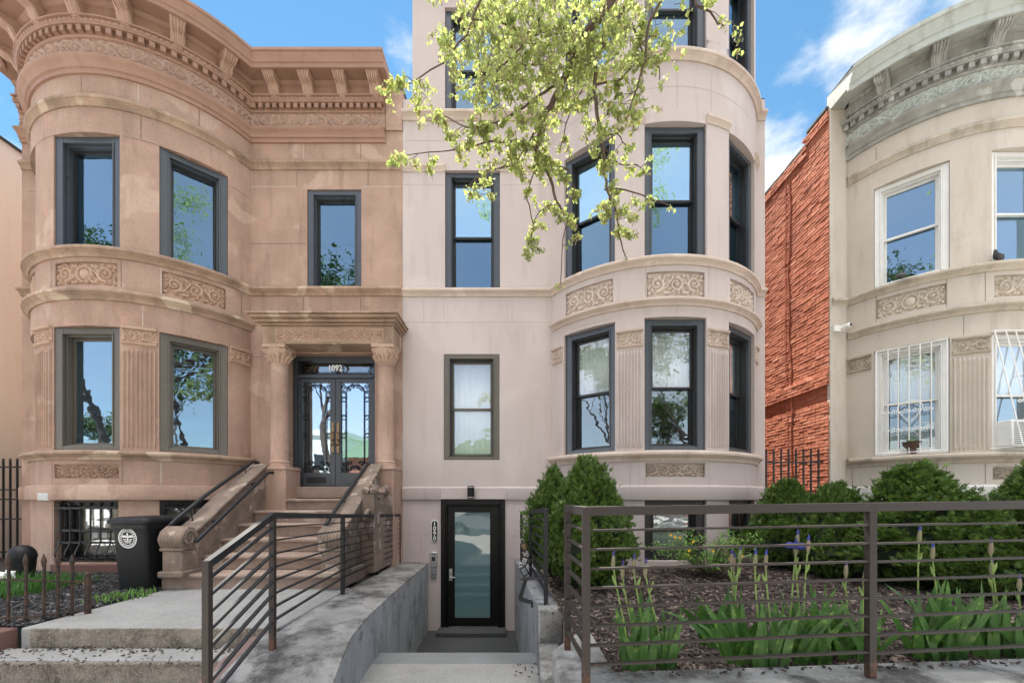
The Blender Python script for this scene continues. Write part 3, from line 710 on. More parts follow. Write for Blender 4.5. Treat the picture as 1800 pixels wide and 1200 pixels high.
bay_windows(left, LB, SP3, 3.48, 5.06, cas=M['bluegrey'], sashm=M['sash'], inner=M['bluegrey'], glass=M['glass_dark'], hung=False, setback=.02, bot=False, rec=.03, cw=.115)
bay_windows(left, LB, ((-15,14.5),(30,52)), -.90, -.03, cas=M['sash'], sashm=M['sash'], glass=(M['glass_clear'], M['glass_clear']), setback=.10, cw=.06, blind=.97, blindm=M['curtain_tan'])
window(left, (-3.384, D), (-2.49, D), 3.46, 5.095, M['bluegrey'], M['sash'], inner=M['bluegrey'], hung=False, setback=.02, bot=False, cw=.10, glass=M['glass_dark'])
# basement window grilles
def bowed_grille(root, p0, p1, z0, z1, mat, n=6, twist=True):
    fr, w = frame_at(p0, p1); mb = MB()
    for i in range(n):
        a = .10+(w-.2)*i/(n-1)
        pts = [fr(a, -.03, z1-.03), fr(a, .0, z1-.08), fr(a, .01, z0+.3), fr(a, .02, z0+.26), fr(a+.02, .10, z0+.15), fr(a+.03, .11, z0+.12), fr(a+.02, .05, z0+.06), fr(a, -.03, z0+.04)]
        mb.tube(pts, .0095, 6)
        if twist:
            for k in range(16): mb.ball(fr(a, .01, z1-.12-k*.028), .0135, 6, 4)
        mb.ball(fr(a, .01, z1-.06), .028, 8, 5)
    for z in (z1-.11, z1-.42, z0+.28): mb.bar(fr(.02, .005, z), fr(w-.02, .005, z), .012, .03)
    mb.bar(fr(.02, -.03, z0+.05), fr(w-.02, -.03, z0+.05), .02, .04)
    return obj('window_grille', mb, mat, root)
bowed_grille(left, LB.pt(-15), LB.pt(14.5), -.90, -.03, M['blackiron'])
bowed_grille(left, LB.pt(30), LB.pt(52), -.90, -.03, M['blackiron'], 4)
zs = 6.74
cornice(left, LP, .0, xw(-2.09), xw(-1.99), 5.85, zs, M['brownpaint'], M['frieze_l'], M['brownpaint'], M['corbel'],
        [U(a) for a in (-53,-35,-17,1,19,37,55)]+[xw(x) for x in (-3.84,-3.29,-2.74,-2.21)], 5)
mb = MB(); mb.box(-2.08, LX1, D-.03, D, 6.05, 6.62); obj('party_pier', mb, M['brown'], left)
shell(left, LX0, LX1, 17, 6.72, -1.1, M['brown'])
pr = [tuple(LP.at(u, 0)) for u in LP.cuts(0, LP.L)]
mb = MB(); slabpoly(mb, pr+[(LX1, 17), (LX0, 17)], 6.72, 6.86); obj('roof', mb, M['blacktar'], left)
for z in (.05, 3.05):
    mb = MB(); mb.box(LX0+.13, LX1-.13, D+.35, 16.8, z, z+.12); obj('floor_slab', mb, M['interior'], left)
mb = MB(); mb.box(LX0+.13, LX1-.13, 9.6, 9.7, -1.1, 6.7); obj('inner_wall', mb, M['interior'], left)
# ---- doorway
mb = MB()
# entablature with stepped cornice
mb.box(-3.86, -1.83, 6.46, D+.01, 2.385, 2.66)
for (x0, x1, y, z0, z1) in ((-3.89,-1.80,6.42,2.661,2.69),(-3.93,-1.77,6.36,2.691,2.73),(-3.97,-1.73,6.29,2.731,2.775),(-4.00,-1.71,6.25,2.776,2.80)):
    mb.box(x0, x1, y, D+.01, z0, z1)
obj('door_entablature', mb, M['browntrim'], left, bevel=.008)
EP = Path([(-3.66, 6.458), (-1.98, 6.458)])
panel(left, EP, .0, EP.L, 2.425, 2.62, 51, 0, M['browncarve'], rec=-.004, amp=.03)
def colcap(a, z): 
    if z < 2.12: return 0
    return .10*math.sin(8*a)*math.sin((z-2.12)/.2*3.1)+.05*math.sin(16*a+z*30)
for cx in (-3.69, -2.005):
    mb = MB(); prof = [(.165,.50),(.165,.53),(.15,.54),(.158,.565),(.14,.58),(.132,.60),(.130,1.3),(.124,2.06),(.135,2.07),(.137,2.09),(.122,2.10)]
    mb.lathe(prof, cx, 6.63, 28); col_ = obj('door_column', mb, M['brown'], left)
    mb = MB(); prof = [(.12,2.10),(.135,2.13),(.15,2.17),(.15,2.20),(.165,2.25),(.18,2.30),(.19,2.33),(.16,2.335)]
    mb.lathe(prof, cx, 6.63, 64, mod=lambda a, z: colcap(a, z))
    mb.box(cx-.175, cx+.175, 6.455, 6.80, 2.338, 2.384)
    for sx in (-1, 1):
        for sy in (-1, 1):
            vx, vy = cx+sx*.13, 6.63+sy*.12
            pts = [(vx+.05*(1-i/16)*math.cos(i*.8)*sx, vy+.02*sy, 2.285+.05*(1-i/16)*math.sin(i*.8)) for i in range(16)]; mb.tube(pts, .013, 5)
    for k in range(9):      # acanthus tips on the front
        a = R(180+k*22.5); mb.tube([(cx+.135*math.cos(a), 6.63+.135*math.sin(a), 2.13), (cx+.165*math.cos(a), 6.63+.165*math.sin(a), 2.20), (cx+.20*math.cos(a), 6.63+.20*math.sin(a), 2.215), (cx+.195*math.cos(a), 6.63+.195*math.sin(a), 2.19)], [.022,.024,.02,.008], 6)
    obj('capital', mb, M['browncarve'], col_, smooth=60)
for xa, xb in ((-3.93, -3.50), (-2.19, -1.83)):
    mb = MB(); mb.box(xa, xb, 6.45, D+.01, -1.1, .498); mb.box(xa-.02, xb+.01, 6.43, D+.02, .44, .47); obj('column_pedestal', mb, M['brown'], left, bevel=.01)
mb = MB(); mb.box(-3.73, -3.66, 6.85, 7.12, .19, 2.385); mb.box(-2.25, -2.18, 6.85, 7.12, .19, 2.385); mb.box(-3.73, -2.18, 6.82, 7.12, 2.36, 2.384)
mb.box(-3.80, -3.73, D-.05, D+.01, .19, 2.384); mb.box(-2.18, -2.12, D-.05, D+.01, .19, 2.384)
obj('door_jamb', mb, M['brown'], left, bevel=.006)
mb = MB(); mb.box(-3.73, -2.20, 6.78, 7.3, .0, .185); obj('threshold', mb, M['stepstone'], left, bevel=.01)
DX0, DX1, DY = -3.655, -2.255, 6.97
dm = (DX0+DX1)/2
mb = MB()
mb.box(DX0, DX0+.06, DY, DY+.12, .187, 2.355); mb.box(DX1-.06, DX1, DY, DY+.12, .187, 2.355); mb.box(DX0+.06, DX1-.06, DY, DY+.12, 2.29, 2.355); mb.box(DX0+.06, DX1-.06, DY-.012, DY+.12, 2.0, 2.065)
dfr = obj('double_door', mb, M['door'], left, bevel=.004)
def ironS(mb, fr2, pts, r=.007): mb.tube([fr2(*p) for p in pts], r, 5)
def sp2(cx, cz, r, a0, turns, sg, n=20): return [(cx+r*(1-i/(n*1.12))*math.cos(a0+sg*turns*6.283*i/n), cz+r*(1-i/(n*1.12))*math.sin(a0+sg*turns*6.283*i/n)) for i in range(n)]
for side, (x0, x1) in enumerate(((DX0+.062, dm-.002), (dm+.002, DX1-.062))):
    mb = MB(); st = .085; za, zb_ = .192, 1.995
    mb.box(x0, x0+st, DY+.02, DY+.07, za, zb_); mb.box(x1-st, x1, DY+.02, DY+.07, za, zb_)
    mb.box(x0+st, x1-st, DY+.02, DY+.07, zb_-.06, zb_); mb.box(x0+st, x1-st, DY+.02, DY+.07, za, za+.23)
    leafo = obj('door_leaf', mb, M['door'], dfr, bevel=.004)
    gx0, gx1, gz0, gz1 = x0+st, x1-st, za+.23, zb_-.06
    mb = MB(); mb.box(gx0-.01, gx1+.01, DY+.055, DY+.06, gz0-.01, gz1+.01); obj('pane', mb, M['doorglass'], dfr, smooth=0)
    mb = MB(); f2 = lambda x, z: (x, DY+.035, z)
    w_ = gx1-gx0; c_ = (gx0+gx1)/2
    for xx in (gx0+w_*.17, gx1-w_*.17): ironS(mb, f2, [(xx, gz0), (xx, gz1-.16)], .008)
    for sg, xb in ((1, gx0), (-1, gx1)):
        ironS(mb, f2, [(xb+sg*w_*.17, gz1-.16), (xb+sg*w_*.2, gz1-.1), (xb+sg*w_*.3, gz1-.05), (c_-sg*.0, gz1-.03)])
        for (cx, cz, r_) in ((.10, -.06, .045), (.28, -.10, .04), (.42, -.055, .04), (.09, -.15, .032)):
            ironS(mb, f2, sp2(xb+sg*w_*cx, gz1+cz, r_, 1.5, 1.4, sg), .0065)
        for (cx, cz, r_) in ((.10, .06, .042), (.30, .055, .045), (.44, .10, .038), (.12, .15, .038), (.3, .17, .045)):
            ironS(mb, f2, sp2(xb+sg*w_*cx, gz0+cz, r_, -1.5, 1.4, -sg), .0075)
        for zz in (.42, .62, .82):
            zc = gz0+(gz1-gz0)*zz; ironS(mb, f2, [(xb, zc+.03), (xb+sg*w_*.17, zc+.03)], .006); ironS(mb, f2, [(xb, zc-.04), (xb+sg*w_*.17, zc-.04)], .006)
            ironS(mb, f2, [(xb+sg*w_*.17*t_, zc-.005+.035*math.sin(t_*3.14)) for t_ in (0,.25,.5,.75,1)], .005)
    obj('iron_grille', mb, M['blackiron'], dfr)
    mb = MB(); mb.box(gx0+.07, gx1-.07, DY+.012, DY+.022, za+.06, za+.16); obj('letter_flap' if side == 0 else 'kick_panel', mb, M['blackiron'] if side == 0 else M['door'], dfr, bevel=.004)
    hx = dm+(-.045 if side == 0 else .045)
    mb = MB(); mb.box(hx-.02, hx+.02, DY+.008, DY+.02, .78, 1.24)
    for zz in (.78, 1.24): mb.lathe([(.001,-.006),(.026,-.006),(.026,.006),(.001,.006)], 0, 0, 16) if False else mb.ball((hx, DY+.014, zz), .026, 12, 6, sq=(1,.3,1.3))
    mb.tube([(hx, DY+.01, 1.10), (hx, DY-.045, 1.08), (hx, DY-.05, 1.0), (hx, DY-.045, .90), (hx, DY+.01, .88)], .011, 8); mb.ball((hx, DY, .97), .02)
    obj('door_handle', mb, M['brass'], dfr)
mb = MB(); mb.box(DX0+.06, DX1-.06, DY+.06, DY+.065, 2.06, 2.295); obj('pane', mb, M['glass_dim'], dfr, smooth=0)
mb = MB(); f2 = lambda x, z: (x, DY+.03, z)
for zz in (2.10, 2.25): ironS(mb, f2, [(DX0+.07, zz), (DX1-.07, zz)], .007)
for sx in (-1, 1):
    xc = dm+sx*.62
    for zz, sg in ((2.10, 1), (2.255, -1)):
        for dx_ in (-.05, .04): ironS(mb, f2, sp2(xc+dx_, zz+sg*.03, .035, 0, 1.4, sg*sx), .006)
    ironS(mb, f2, sp2(xc-sx*.02, 2.178, .04, 0, 1.5, sx), .006)
obj('transom_grille', mb, M['blackiron'], dfr)
mb = textmesh('1092', .135, .004, lambda a, u, o: (dm+a*.9, DY+.005-o, 2.125+u), bold=.03); obj('house_number', mb, M['white'], dfr, smooth=0, merge=False)
ip = MB(); ip.box(-3.70, -3.655, 6.83, 6.845, .98, 1.18); ip.box(-3.695, -3.66, 6.82, 6.83, .99, 1.07)
o = obj('door_intercom', ip, M['steel'], bevel=.004); top_loc(o, (-3.68, 6.84, .98)); tag(o, 'slim steel intercom on the jamb left of the ornate double doors', 'intercom')
# ================================================================= MIDDLE HOUSE
MX0, MX1 = -1.807, 4.18
MBY = Bay(2.35, 5.95, 1.98, D)
MAn = [-50,-25,-13,13,25,50]
MP = Path([(MX0, D)]+MBY.pts(MAn)+[(MX1, D)], MBY)
pp = [p for p in MBY.pts(MAn) if not (p[0] > MBY.cx and p[0] > 3.94)]
MP2 = Path([(-1.645, D)]+pp+[(3.96, 6.80), (3.96, D+.3)])
mid = thing('stucco_rowhouse', (1.2, D, -1.05), 'pale mauve stucco rowhouse, tallest of the row, with rounded bay and sunken black door', 'house')
U = lambda a: ua(MP, MBY, a); xw = lambda X: MP.u_of_x(X); U2 = lambda a: ua(MP2, MBY, a); xw2 = lambda X: MP2.u_of_x(X)
SPM = ((-50,-25),(-13,13),(25,50))
ops = []
for a, b in SPM: ops += [(U(a), U(b), .69, 2.585), (U(a), U(b), 3.46, 5.37), (U(a)+.03, U(b)-.03, 2.885, 3.235, .05), (U(a), U(b), -.90, -.02), (U(a), U(b), 6.37, 6.7)]
ops += [(U(-13)+.02, U(13)-.02, .30, .50, .04), (xw(-1.128), xw(-.207), .63, 2.378), (xw(-1.108), xw(-.200), 3.445, 5.41), (xw(-1.175), xw(-.113), -2.18, -.02), (xw(-1.108), xw(-.200), 6.39, 6.7)]
mb = MB(); wall(mb, MP, 0, MP.L, -2.3, 6.58, ops)
J = lambda px: upx(MP, px)
for px, z0, z1 in ((778,-.03,.17),(890,-.03,.17),(780,2.95,3.32),(1078,.05,.52),(1108,.05,.52),(1320,.1,.52),(1135,.05,.52),(1246,.05,.52),(1135,2.9,3.32),(1246,2.9,3.32),(1300,-.9,-.05),(745,2.9,3.3),(900,2.9,3.3),(760,5.2,5.37),(925,5.5,6.2),(1190,5.55,6.1),(1110,5.55,6.1),(1250,5.55,6.1),(1190,2.62,2.73),(740,-1.0,-.62)):
    u = J(px)
    if u: joint(mb, MP, u, z0, u, z1, w=.006, mi=1)
for p0, p1, z in ((710,780,5.17),(710,968,2.9),(880,966,5.17),(710,778,-.60),(890,930,-1.0),(890,1060,-.62),(970,1320,5.86),(710,966,5.9),(1005,1075,2.64)): joint(mb, MP, J(p0)+.002, z, J(p1)-.002, z, w=.005, mi=1)
mb2 = mb; obj('front_wall', mb, [M['mauve'], M['joint_mid']], mid, smooth=30)
mb = MB(); sweep(mb, MP, 0, MP.L, mold(3.32, 3.45, .075)); obj('string_course', mb, M['mauvetrim'], mid)
mb = MB(); sweep(mb, MP, U(-58), U(58.4), mold(2.74, 2.845, .085)); obj('string_course', mb, M['mauvetrim'], mid)
mb = MB(); sweep(mb, MP, U(-58.4), U(58.4), mold(.53, .675, .095)); obj('sill_course', mb, M['mauvetrim'], mid)
for a, b in ((U(-25), U(-13)), (U(13), U(25)), (0, xw(-1.108)), (xw(-.2), xw(.62)), (U(50), U(58))):
    mb = MB(); sweep(mb, MP, a, b, mold(5.38, 5.50, .05)); obj('lintel_mould', mb, M['mauvetrim'], mid)
mb = MB(); sweep(mb, MP, 0, xw(-1.175), [(-.02,-.03),(.035,-.03),(.04,-.02),(.04,.165),(.02,.185),(-.02,.19)]); sweep(mb, MP, xw(-.113), MP.L, [(-.02,-.03),(.035,-.03),(.04,-.02),(.04,.165),(.02,.185),(-.02,.19)])
sweep(mb, MP, xw(-1.175), xw(-.113), [(-.02,-.019),(.035,-.019),(.04,-.015),(.04,.165),(.02,.185),(-.02,.19)])
obj('water_table', mb, M['mauve'], mid, bevel=.006)
for i, (a, b) in enumerate(SPM): panel(mid, MP, U(a)+.03, U(b)-.03, 2.885, 3.235, 61+i, 0, M['mauvecarve'], rec=.05, amp=.052)
panel(mid, MP, U(-13)+.02, U(13)-.02, .30, .50, 71, 0, M['mauvecarve'], rec=.05, amp=.05)
for i, (a, b) in enumerate(((-24,-14),(14,24))): pilaster(mid, MP, U(a), U(b), .72, 2.14, (2.21, 2.40), M['mauve'], M['mauvetrim'], 7, 81+i)
for a, b in ((-58,-51),(51,58)): capital(mid, MP, U(a), U(b), 2.21, 2.40, 91, M['mauve'], M['mauvetrim'])
kw = dict(cas=M['bluegrey'], sashm=M['sash'], inner=M['sash'], cw=.112)
bay_windows(mid, MBY, ((-13,13),(25,50),(-50,-25)), .69, 2.585, blind=.62, glass=(M['glass_clear'], M['glass_dim']), **kw)
bay_windows(mid, MBY, SPM, 3.46, 5.37, bot=False, glass=(M['glass_sky'], M['glass_dark']), **kw)
bay_windows(mid, MBY, SPM, -.90, -.02, cas=M['sash'], sashm=M['sash'], glass=(M['glass_clear'], M['glass_clear']), blind=.97, setback=.06)
window(mid, (-1.128, D), (-.207, D), .63, 2.378, M['taupe'], M['taupe'], inner=M['sash'], cw=.10, blind=.97, glass=(M['glass_clear'], M['glass_clear']), setback=.0)
window(mid, (-1.108, D), (-.200, D), 3.445, 5.41, M['bluegrey'], M['sash'], cw=.10, glass=(M['glass_sky'], M['glass_dark']), bot=False)
# upper storey, set in a little from the party walls
ops = [(U2(a), U2(b), 6.37, 8.1) for a, b in ((-50,-25),(-13,13),(25,49))]+[(xw2(-1.108), xw2(-.2), 6.39, 8.1)]
mb = MB(); wall(mb, MP2, 0, MP2.L, 6.581, 8.55, ops); obj('front_wall', mb, M['mauve'], mid, smooth=30)
mb = MB(); sweep(mb, MP, 0, MP.L-.0, mold(6.22, 6.368, .09)); obj('string_course', mb, M['mauvetrim'], mid)
bay_windows(mid, MBY, ((-50,-25),(-13,13),(25,49)), 6.37, 8.1, blind=.6, bot=False, **kw)
window(mid, (-1.108, D), (-.200, D), 6.39, 8.1, M['bluegrey'], M['sash'], cw=.10, blind=.6, bot=False)
mb = MB(); mb.box(MX0, MX0+.12, D+.002, 16, -2.3, 6.58); obj('side_wall', mb, M['mauve'], mid)
mb = MB(); mb.box(MX1-.12, MX1, D+.002, 9.8, -1.3, 6.58); obj('side_wall', mb, M['mauve'], mid)
mb = MB(); mb.box(MX0+.12, MX1-.12, 15.9, 16, -2.3, 6.58); obj('rear_wall', mb, M['mauve'], mid)
mb = MB(); mb.box(2.6, 2.72, 9.8, 15.9, -2.3, 6.58); mb.box(2.6, 4.06, 9.68, 9.8, -1.3, 6.58); obj('rear_side_wall', mb, M['mauve'], mid)  # unseen rear, set back to let the sun onto the brick flank
mb = MB(); mb.box(-1.645, -1.52, D+.02, 13, 6.581, 8.55); mb.box(3.84, 3.96, 7.21, 9.8, 6.581, 8.55); mb.box(-1.52, 2.6, 12.9, 13, 6.581, 8.55); mb.box(2.48, 2.6, 9.8, 12.9, 6.581, 8.55); mb.box(2.6, 3.84, 9.68, 9.8, 6.581, 8.55); obj('upper_side_wall', mb, M['mauve'], mid)
pr = [tuple(MP2.at(u, 0)) for u in MP2.cuts(0, MP2.L)]
mb = MB(); slabpoly(mb, pr+[(3.96, 9.8), (2.6, 9.8), (2.6, 13), (-1.645, 13)], 8.551, 8.65); slabpoly(mb, [(p[0], p[1]-.22) for p in pr[:-1]]+[(3.96, 7.2), (-1.645, 7.2)], 8.651, 8.75); obj('roof', mb, M['mauvetrim'], mid)
mb = MB(); mb.box(MX0+.13, -1.65, D+.002, 16, 6.5, 6.6); mb.box(3.961, MX1-.002, D+.002, 9.8, 6.5, 6.6); mb.box(MX0+.13, 2.6, 13, 16, 6.45, 6.55); obj('flat_roof', mb, M['blacktar'], mid)
for z in (-.0, 2.95, 6.0):
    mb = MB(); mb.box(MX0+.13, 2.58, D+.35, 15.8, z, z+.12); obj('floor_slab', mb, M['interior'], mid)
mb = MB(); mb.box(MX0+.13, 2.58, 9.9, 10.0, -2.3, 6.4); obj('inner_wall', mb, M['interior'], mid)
# basement door
dx0, dx1, dz0, dz1 = -1.172, -.116, -2.178, -.023
mb = MB(); y = D-.03
mb.box(dx0, dx0+.075, y, D+.12, dz0, dz1); mb.box(dx1-.075, dx1, y, D+.12, dz0, dz1); mb.box(dx0+.075, dx1-.075, y, D+.12, dz1-.085, dz1)
mb.box(dx0+.075, dx0+.10, D+.01, D+.12, dz0, dz1-.085); mb.box(dx1-.10, dx1-.075, D+.01, D+.12, dz0, dz1-.085); mb.box(dx0+.1, dx1-.1, D+.01, D+.12, dz1-.11, dz1-.085)
bd = obj('basement_door', mb, M['doorblack'], mid, bevel=.004)
gx0, gx1, gz0, gz1 = -.952, -.365, -1.985, -.235
mb = MB(); yy = D+.04
mb.box(dx0+.10, gx0, yy, yy+.05, dz0+.02, dz1-.11); mb.box(gx1, dx1-.10, yy, yy+.05, dz0+.02, dz1-.11); mb.box(gx0, gx1, yy, yy+.05, dz0+.02, gz0); mb.box(gx0, gx1, yy, yy+.05, gz1, dz1-.11)
obj('door_leaf', mb, M['doorblack'], bd, bevel=.003)
mb = MB(); mb.box(gx0-.005, gx1+.005, yy+.012, yy+.03, gz0-.005, gz1+.005); obj('frosted_pane', mb, M['frost'], bd, smooth=0)
mb = MB(); mb.box(dx0+.12, dx1-.12, yy-.01, yy, dz0+.025, dz0+.05); obj('kick_strip', mb, M['steel'], bd)
mb = MB(); mb.box(-1.045, -.99, yy-.018, yy, -1.37, -1.17); mb.tube([(-1.018, yy-.03, -1.31), (-.94, yy-.045, -1.31)], .009, 8); mb.tube([(-1.018, yy, -1.31), (-1.018, yy-.05, -1.31)], .012, 8); mb.ball((-1.018, yy-.02, -1.21), .012); obj('door_handle', mb, M['steel'], bd, bevel=.002)
mb = MB()
for i in range(11): mb.ball((-1.06, yy, -.35-i*.165), .007, 8, 4)
obj('door_studs', mb, M['doorblack'], bd)
# things by the basement door
o = thing('wall_lamp', (-.67, D-.04, -.02), 'black cylindrical wall lamp above the sunken black door', 'lamp')
mb = MB(); mb.lathe([(.052,.0),(.055,.01),(.055,.20),(.052,.21)], -.67, D-.10, 24, cz=-.01); 
for k in range(9): mb.lathe([(.057,.0),(.0585,.004),(.057,.008)], -.67, D-.10, 24, cz=.035+k*.016)
mb.box(-.70, -.64, D-.06, D-.041, .03, .15); obj('lamp_body', mb, M['plastic'], o, bevel=.001)
mb = MB(); mb.lathe([(.056,0),(.059,.002),(.059,.012),(.056,.014)], -.67, D-.10, 24, cz=.172); mb.lathe([(.056,0),(.059,.002),(.059,.012),(.056,.014)], -.67, D-.10, 24, cz=.005); obj('brass_ring', mb, M['steel'], o)
o = thing('number_plaque', (-1.275, D-.01, -.65), 'black oval plaque with white upright house number 1090', 'house number')
def oval(mb, cx, cz, w, h, y0, y1):
    pts = []
    for i in range(32):
        a = 2*math.pi*i/32; zz = (h/2-w/2)*(1 if math.sin(a) >= 0 else -1); pts.append((cx+w/2*math.cos(a), cz+zz+w/2*math.sin(a)))
    mb.prism(pts, lambda p, q, yv: (p, yv, q), y0, y1)
cz = -.542
mb = MB(); oval(mb, -1.275, cz, .118, .37, D-.014, D-.001); obj('border', mb, M['white'], o)
mb = MB(); oval(mb, -1.275, cz, .096, .345, D-.019, D-.0145); obj('plate', mb, M['sash'], o)
for k, ch in enumerate('1090'):
    mb = textmesh(ch, .10, .002, lambda a, u, q, k=k: (-1.275+a, D-.022-q, cz+.092-k*.081+u)); obj('digit', mb, M['white'], o, smooth=0, merge=False)
o = thing('intercom_panel', (-1.285, D-.01, -1.13), 'steel intercom with camera and keypad below the number plaque', 'intercom')
mb = MB(); mb.box(-1.345, -1.235, D-.035, D-.001, -1.13, -.885); obj('faceplate', mb, M['steel'], o, bevel=.006)
mb = MB(); mb.box(-1.32, -1.262, D-.04, D-.0355, -1.035, -.965); mb.ball((-1.305, D-.036, -.925), .01, 10, 5); mb.box(-1.285, -1.26, D-.038, D-.0352, -.93, -.915); obj('screen', mb, M['sash'], o)
mb = MB()
for k in range(4): mb.box(-1.315+k*.02, -1.303+k*.02, D-.039, D-.0352, -1.085, -1.073); mb.box(-1.315+k*.02, -1.303+k*.02, D-.039, D-.0352, -1.065, -1.055)
obj('keypad', mb, M['greymetal'], o)
mb = MB(); mb.box(-1.335, -1.245, D-.03, D-.001, -1.31, -1.165); 
mb.lathe([(.0,0),(.014,0),(.014,.008),(.0,.009)], 0, 0, 12) if False else mb.ball((-1.29, D-.031, -1.235), .013, 12, 6)
o = obj('key_switch', mb, M['greymetal'], bevel=.004); top_loc(o, (-1.29, D-.01, -1.31)); tag(o, 'small grey key switch box directly under the steel intercom', 'switch')
# ================================================================= RIGHT HOUSE
RX0, RX1 = 5.245, 10.3
RB = Bay(7.15, 5.78, 1.705, D)
RA = [-58,-30,-15,15,30,58]
RP = Path([(RX0, D)]+RB.pts(RA)+[(RX1, D)], RB)
rt = thing('cream_rowhouse', (7.7, D, -1.05), 'cream rowhouse with rounded bay, white windows, pale green cornice and orange brick side', 'house')
U = lambda a: ua(RP, RB, a); xw = lambda X: RP.u_of_x(X)
ops = []
for a, b in SP3: ops += [(U(a), U(b), .66, 2.30), (U(a), U(b), 3.29, 4.86), (U(a)+.03, U(b)-.03, 2.80, 3.10, .045), (U(a), U(b), -.90, -.10)]
ops += [(U(-15)+.01, U(15)-.01, .255, .44, .045), (xw(9.1), xw(9.9), .66, 2.3), (xw(9.1), xw(9.9), 3.29, 4.86)]
mb = MB(); wall(mb, RP, 0, RP.L, -1.2, 6.4, ops)
J = lambda px: upx(RP, px)
for px, z0, z1 in ((1540,5.3,5.5),(1540,2.75,3.18),(1664,2.75,3.18),(1732,2.75,3.18),(1694,2.32,2.6),(1664,.2,.48),(1732,.2,.48),(1498,.2,.48),(1560,.2,.48)):
    u = J(px)
    if u: joint(mb, RP, u, z0, u, z1, w=.010, mi=1)
joint(mb, RP, .01, 5.36, xw(5.53), 5.36, w=.01, mi=1)
obj('front_wall', mb, [M['cream'], M['joint_cream']], rt, smooth=30)
mb = MB(); sweep(mb, RP, xw(5.53), RP.L, mold(5.13, 5.27, .06)); obj('string_course', mb, M['creamtrim'], rt)
mb = MB(); sweep(mb, RP, 0.02, RP.L, mold(3.16, 3.28, .09)); obj('string_course', mb, M['creamtrim'], rt)
mb = MB(); sweep(mb, RP, U(-70), U(70), mold(2.60, 2.72, .09)); obj('string_course', mb, M['creamtrim'], rt)
mb = MB(); sweep(mb, RP, U(-70), U(70), mold(.50, .64, .12)); obj('sill_course', mb, M['creamtrim'], rt)
mb = MB(); sweep(mb, RP, 0, RP.L, [(-.02,-.10),(.04,-.10),(.045,-.08),(.045,.165),(.02,.185),(-.02,.19)]); obj('water_table', mb, M['white_band'], rt, bevel=.005)
mb = MB(); mb.box(RX0-.002, RX0+.26, D-.022, D+.05, -1.2, 6.395); obj('corner_strip', mb, M['cream'], rt, bevel=.006)
for i, (a, b, st) in enumerate(((-58,-30,2),(-15,15,2),(30,58,2))): panel(rt, RP, U(a)+.03, U(b)-.03, 2.80, 3.10, 111+i, st, M['creamcarve'], rec=.045, amp=.046)
panel(rt, RP, U(-15)+.01, U(15)-.01, .255, .44, 121, 0, M['creamcarve'])
for i, (a, b) in enumerate(((-28.8,-16.2),(16.2,28.8))): pilaster(rt, RP, U(a), U(b), .68, 2.00, (2.07, 2.25), M['cream'], M['creamtrim'], 7, 131+i)
for a, b in ((-69.5,-59),(59,69.5)): capital(rt, RP, U(a), U(b), 2.07, 2.25, 141, M['cream'], M['creamtrim'])
kw = dict(cas=M['whitevinyl'], sashm=M['whitevinyl'], inner=M['whitevinyl'])
bay_windows(rt, RB, SP3, 3.29, 4.86, setback=.03, cw=.09, rec=.02, **kw)
bay_windows(rt, RB, SP3, .66, 2.30, setback=.03, cw=.09, rec=.02, glass=(M['glass_clear'], M['glass_dim']), blind=.5, blindm=M['curtain'], **kw)
for z0, z1 in ((.66, 2.3), (3.29, 4.86)): window(rt, (9.1, D), (9.9, D), z0, z1, setback=.03, cw=.09, **kw)
bay_windows(rt, RB, SP3, -.90, -.10, cas=M['whitevinyl'], sashm=M['whitevinyl'], glass=M['glass_dim'], setback=.05, cw=.06)
zs = 6.40
cornice(rt, RP, xw(5.50), RP.L, RP.L, 5.55, zs, M['greywood'], M['greenpaint'], M['greenpaint'], M['greywood'],
        [U(a) for a in (-53,-35,-17,1,19,37,55)]+[xw(9.3), xw(9.9)], 15, top=.26, ustart=0)
# brick flank: real courses, ledges and a dark crack-like line
rng = random.Random(7); mb = MB(); bh, bl = .056, .20; x = RX0
def flank_top(y): return 6.44 if y < 7.4 else (6.24 if y < 9.4 else (6.0 if y < 12 else 5.8))
nrow = int((6.44+1.15)/bh)
for r_ in range(nrow):
    z0 = -1.15+r_*bh; y = D+.004-(bl/2 if r_ % 2 else 0)
    while y < 12.5:
        y0 = max(y+.005, D+.004); y1 = y+bl-.005
        yc = y-7.9+.35*math.sin(z0*1.1)
        chase = abs(y-(7.72+.06*math.sin(z0*2.1)+.03*math.sin(z0*7))) < .05 and z0 > -.2
        if y1-y0 > .02 and z0+bh <= flank_top(y)+.01 and not (y0 < 10.9 and False):
            o = rng.uniform(-.0032, .0032)
            if rng.random() < .10: o += rng.uniform(-.008, .006)
            if abs(z0-1.95) < .10: o += .032     # projecting ledge
            if abs(z0-1.72) < .15: o -= .012
            if z0 > flank_top(y)-.22: o += .025
            j = [rng.uniform(-.0015, .0015) for _ in range(6)]
            t_ = rng.uniform(-.001, .001)
            mb.hexa([(x-.012-o-t_, y0, z0+.003+j[0]), (x+.02, y0, z0+.003), (x+.02, y1, z0+.003), (x-.012-o+t_, y1, z0+.003+j[1]),
                     (x-.012-o-t_+.004, y0, z0+bh-.004+j[2]), (x+.02, y0, z0+bh-.004), (x+.02, y1, z0+bh-.004), (x-.012-o+t_+.004, y1, z0+bh-.004+j[3])])
        y += bl
obj('brick_flank', mb, M['brick'], rt, smooth=0, merge=False)
mb = MB()
for y0, y1 in ((D+.002, 7.4), (7.4, 9.4), (9.4, 12), (12, 17)): mb.box(x+.004, x+.14, y0, y1, -1.2, flank_top(y0+.1)-.03)
obj('flank_core', mb, M['brickdark'], rt)
mb = MB()
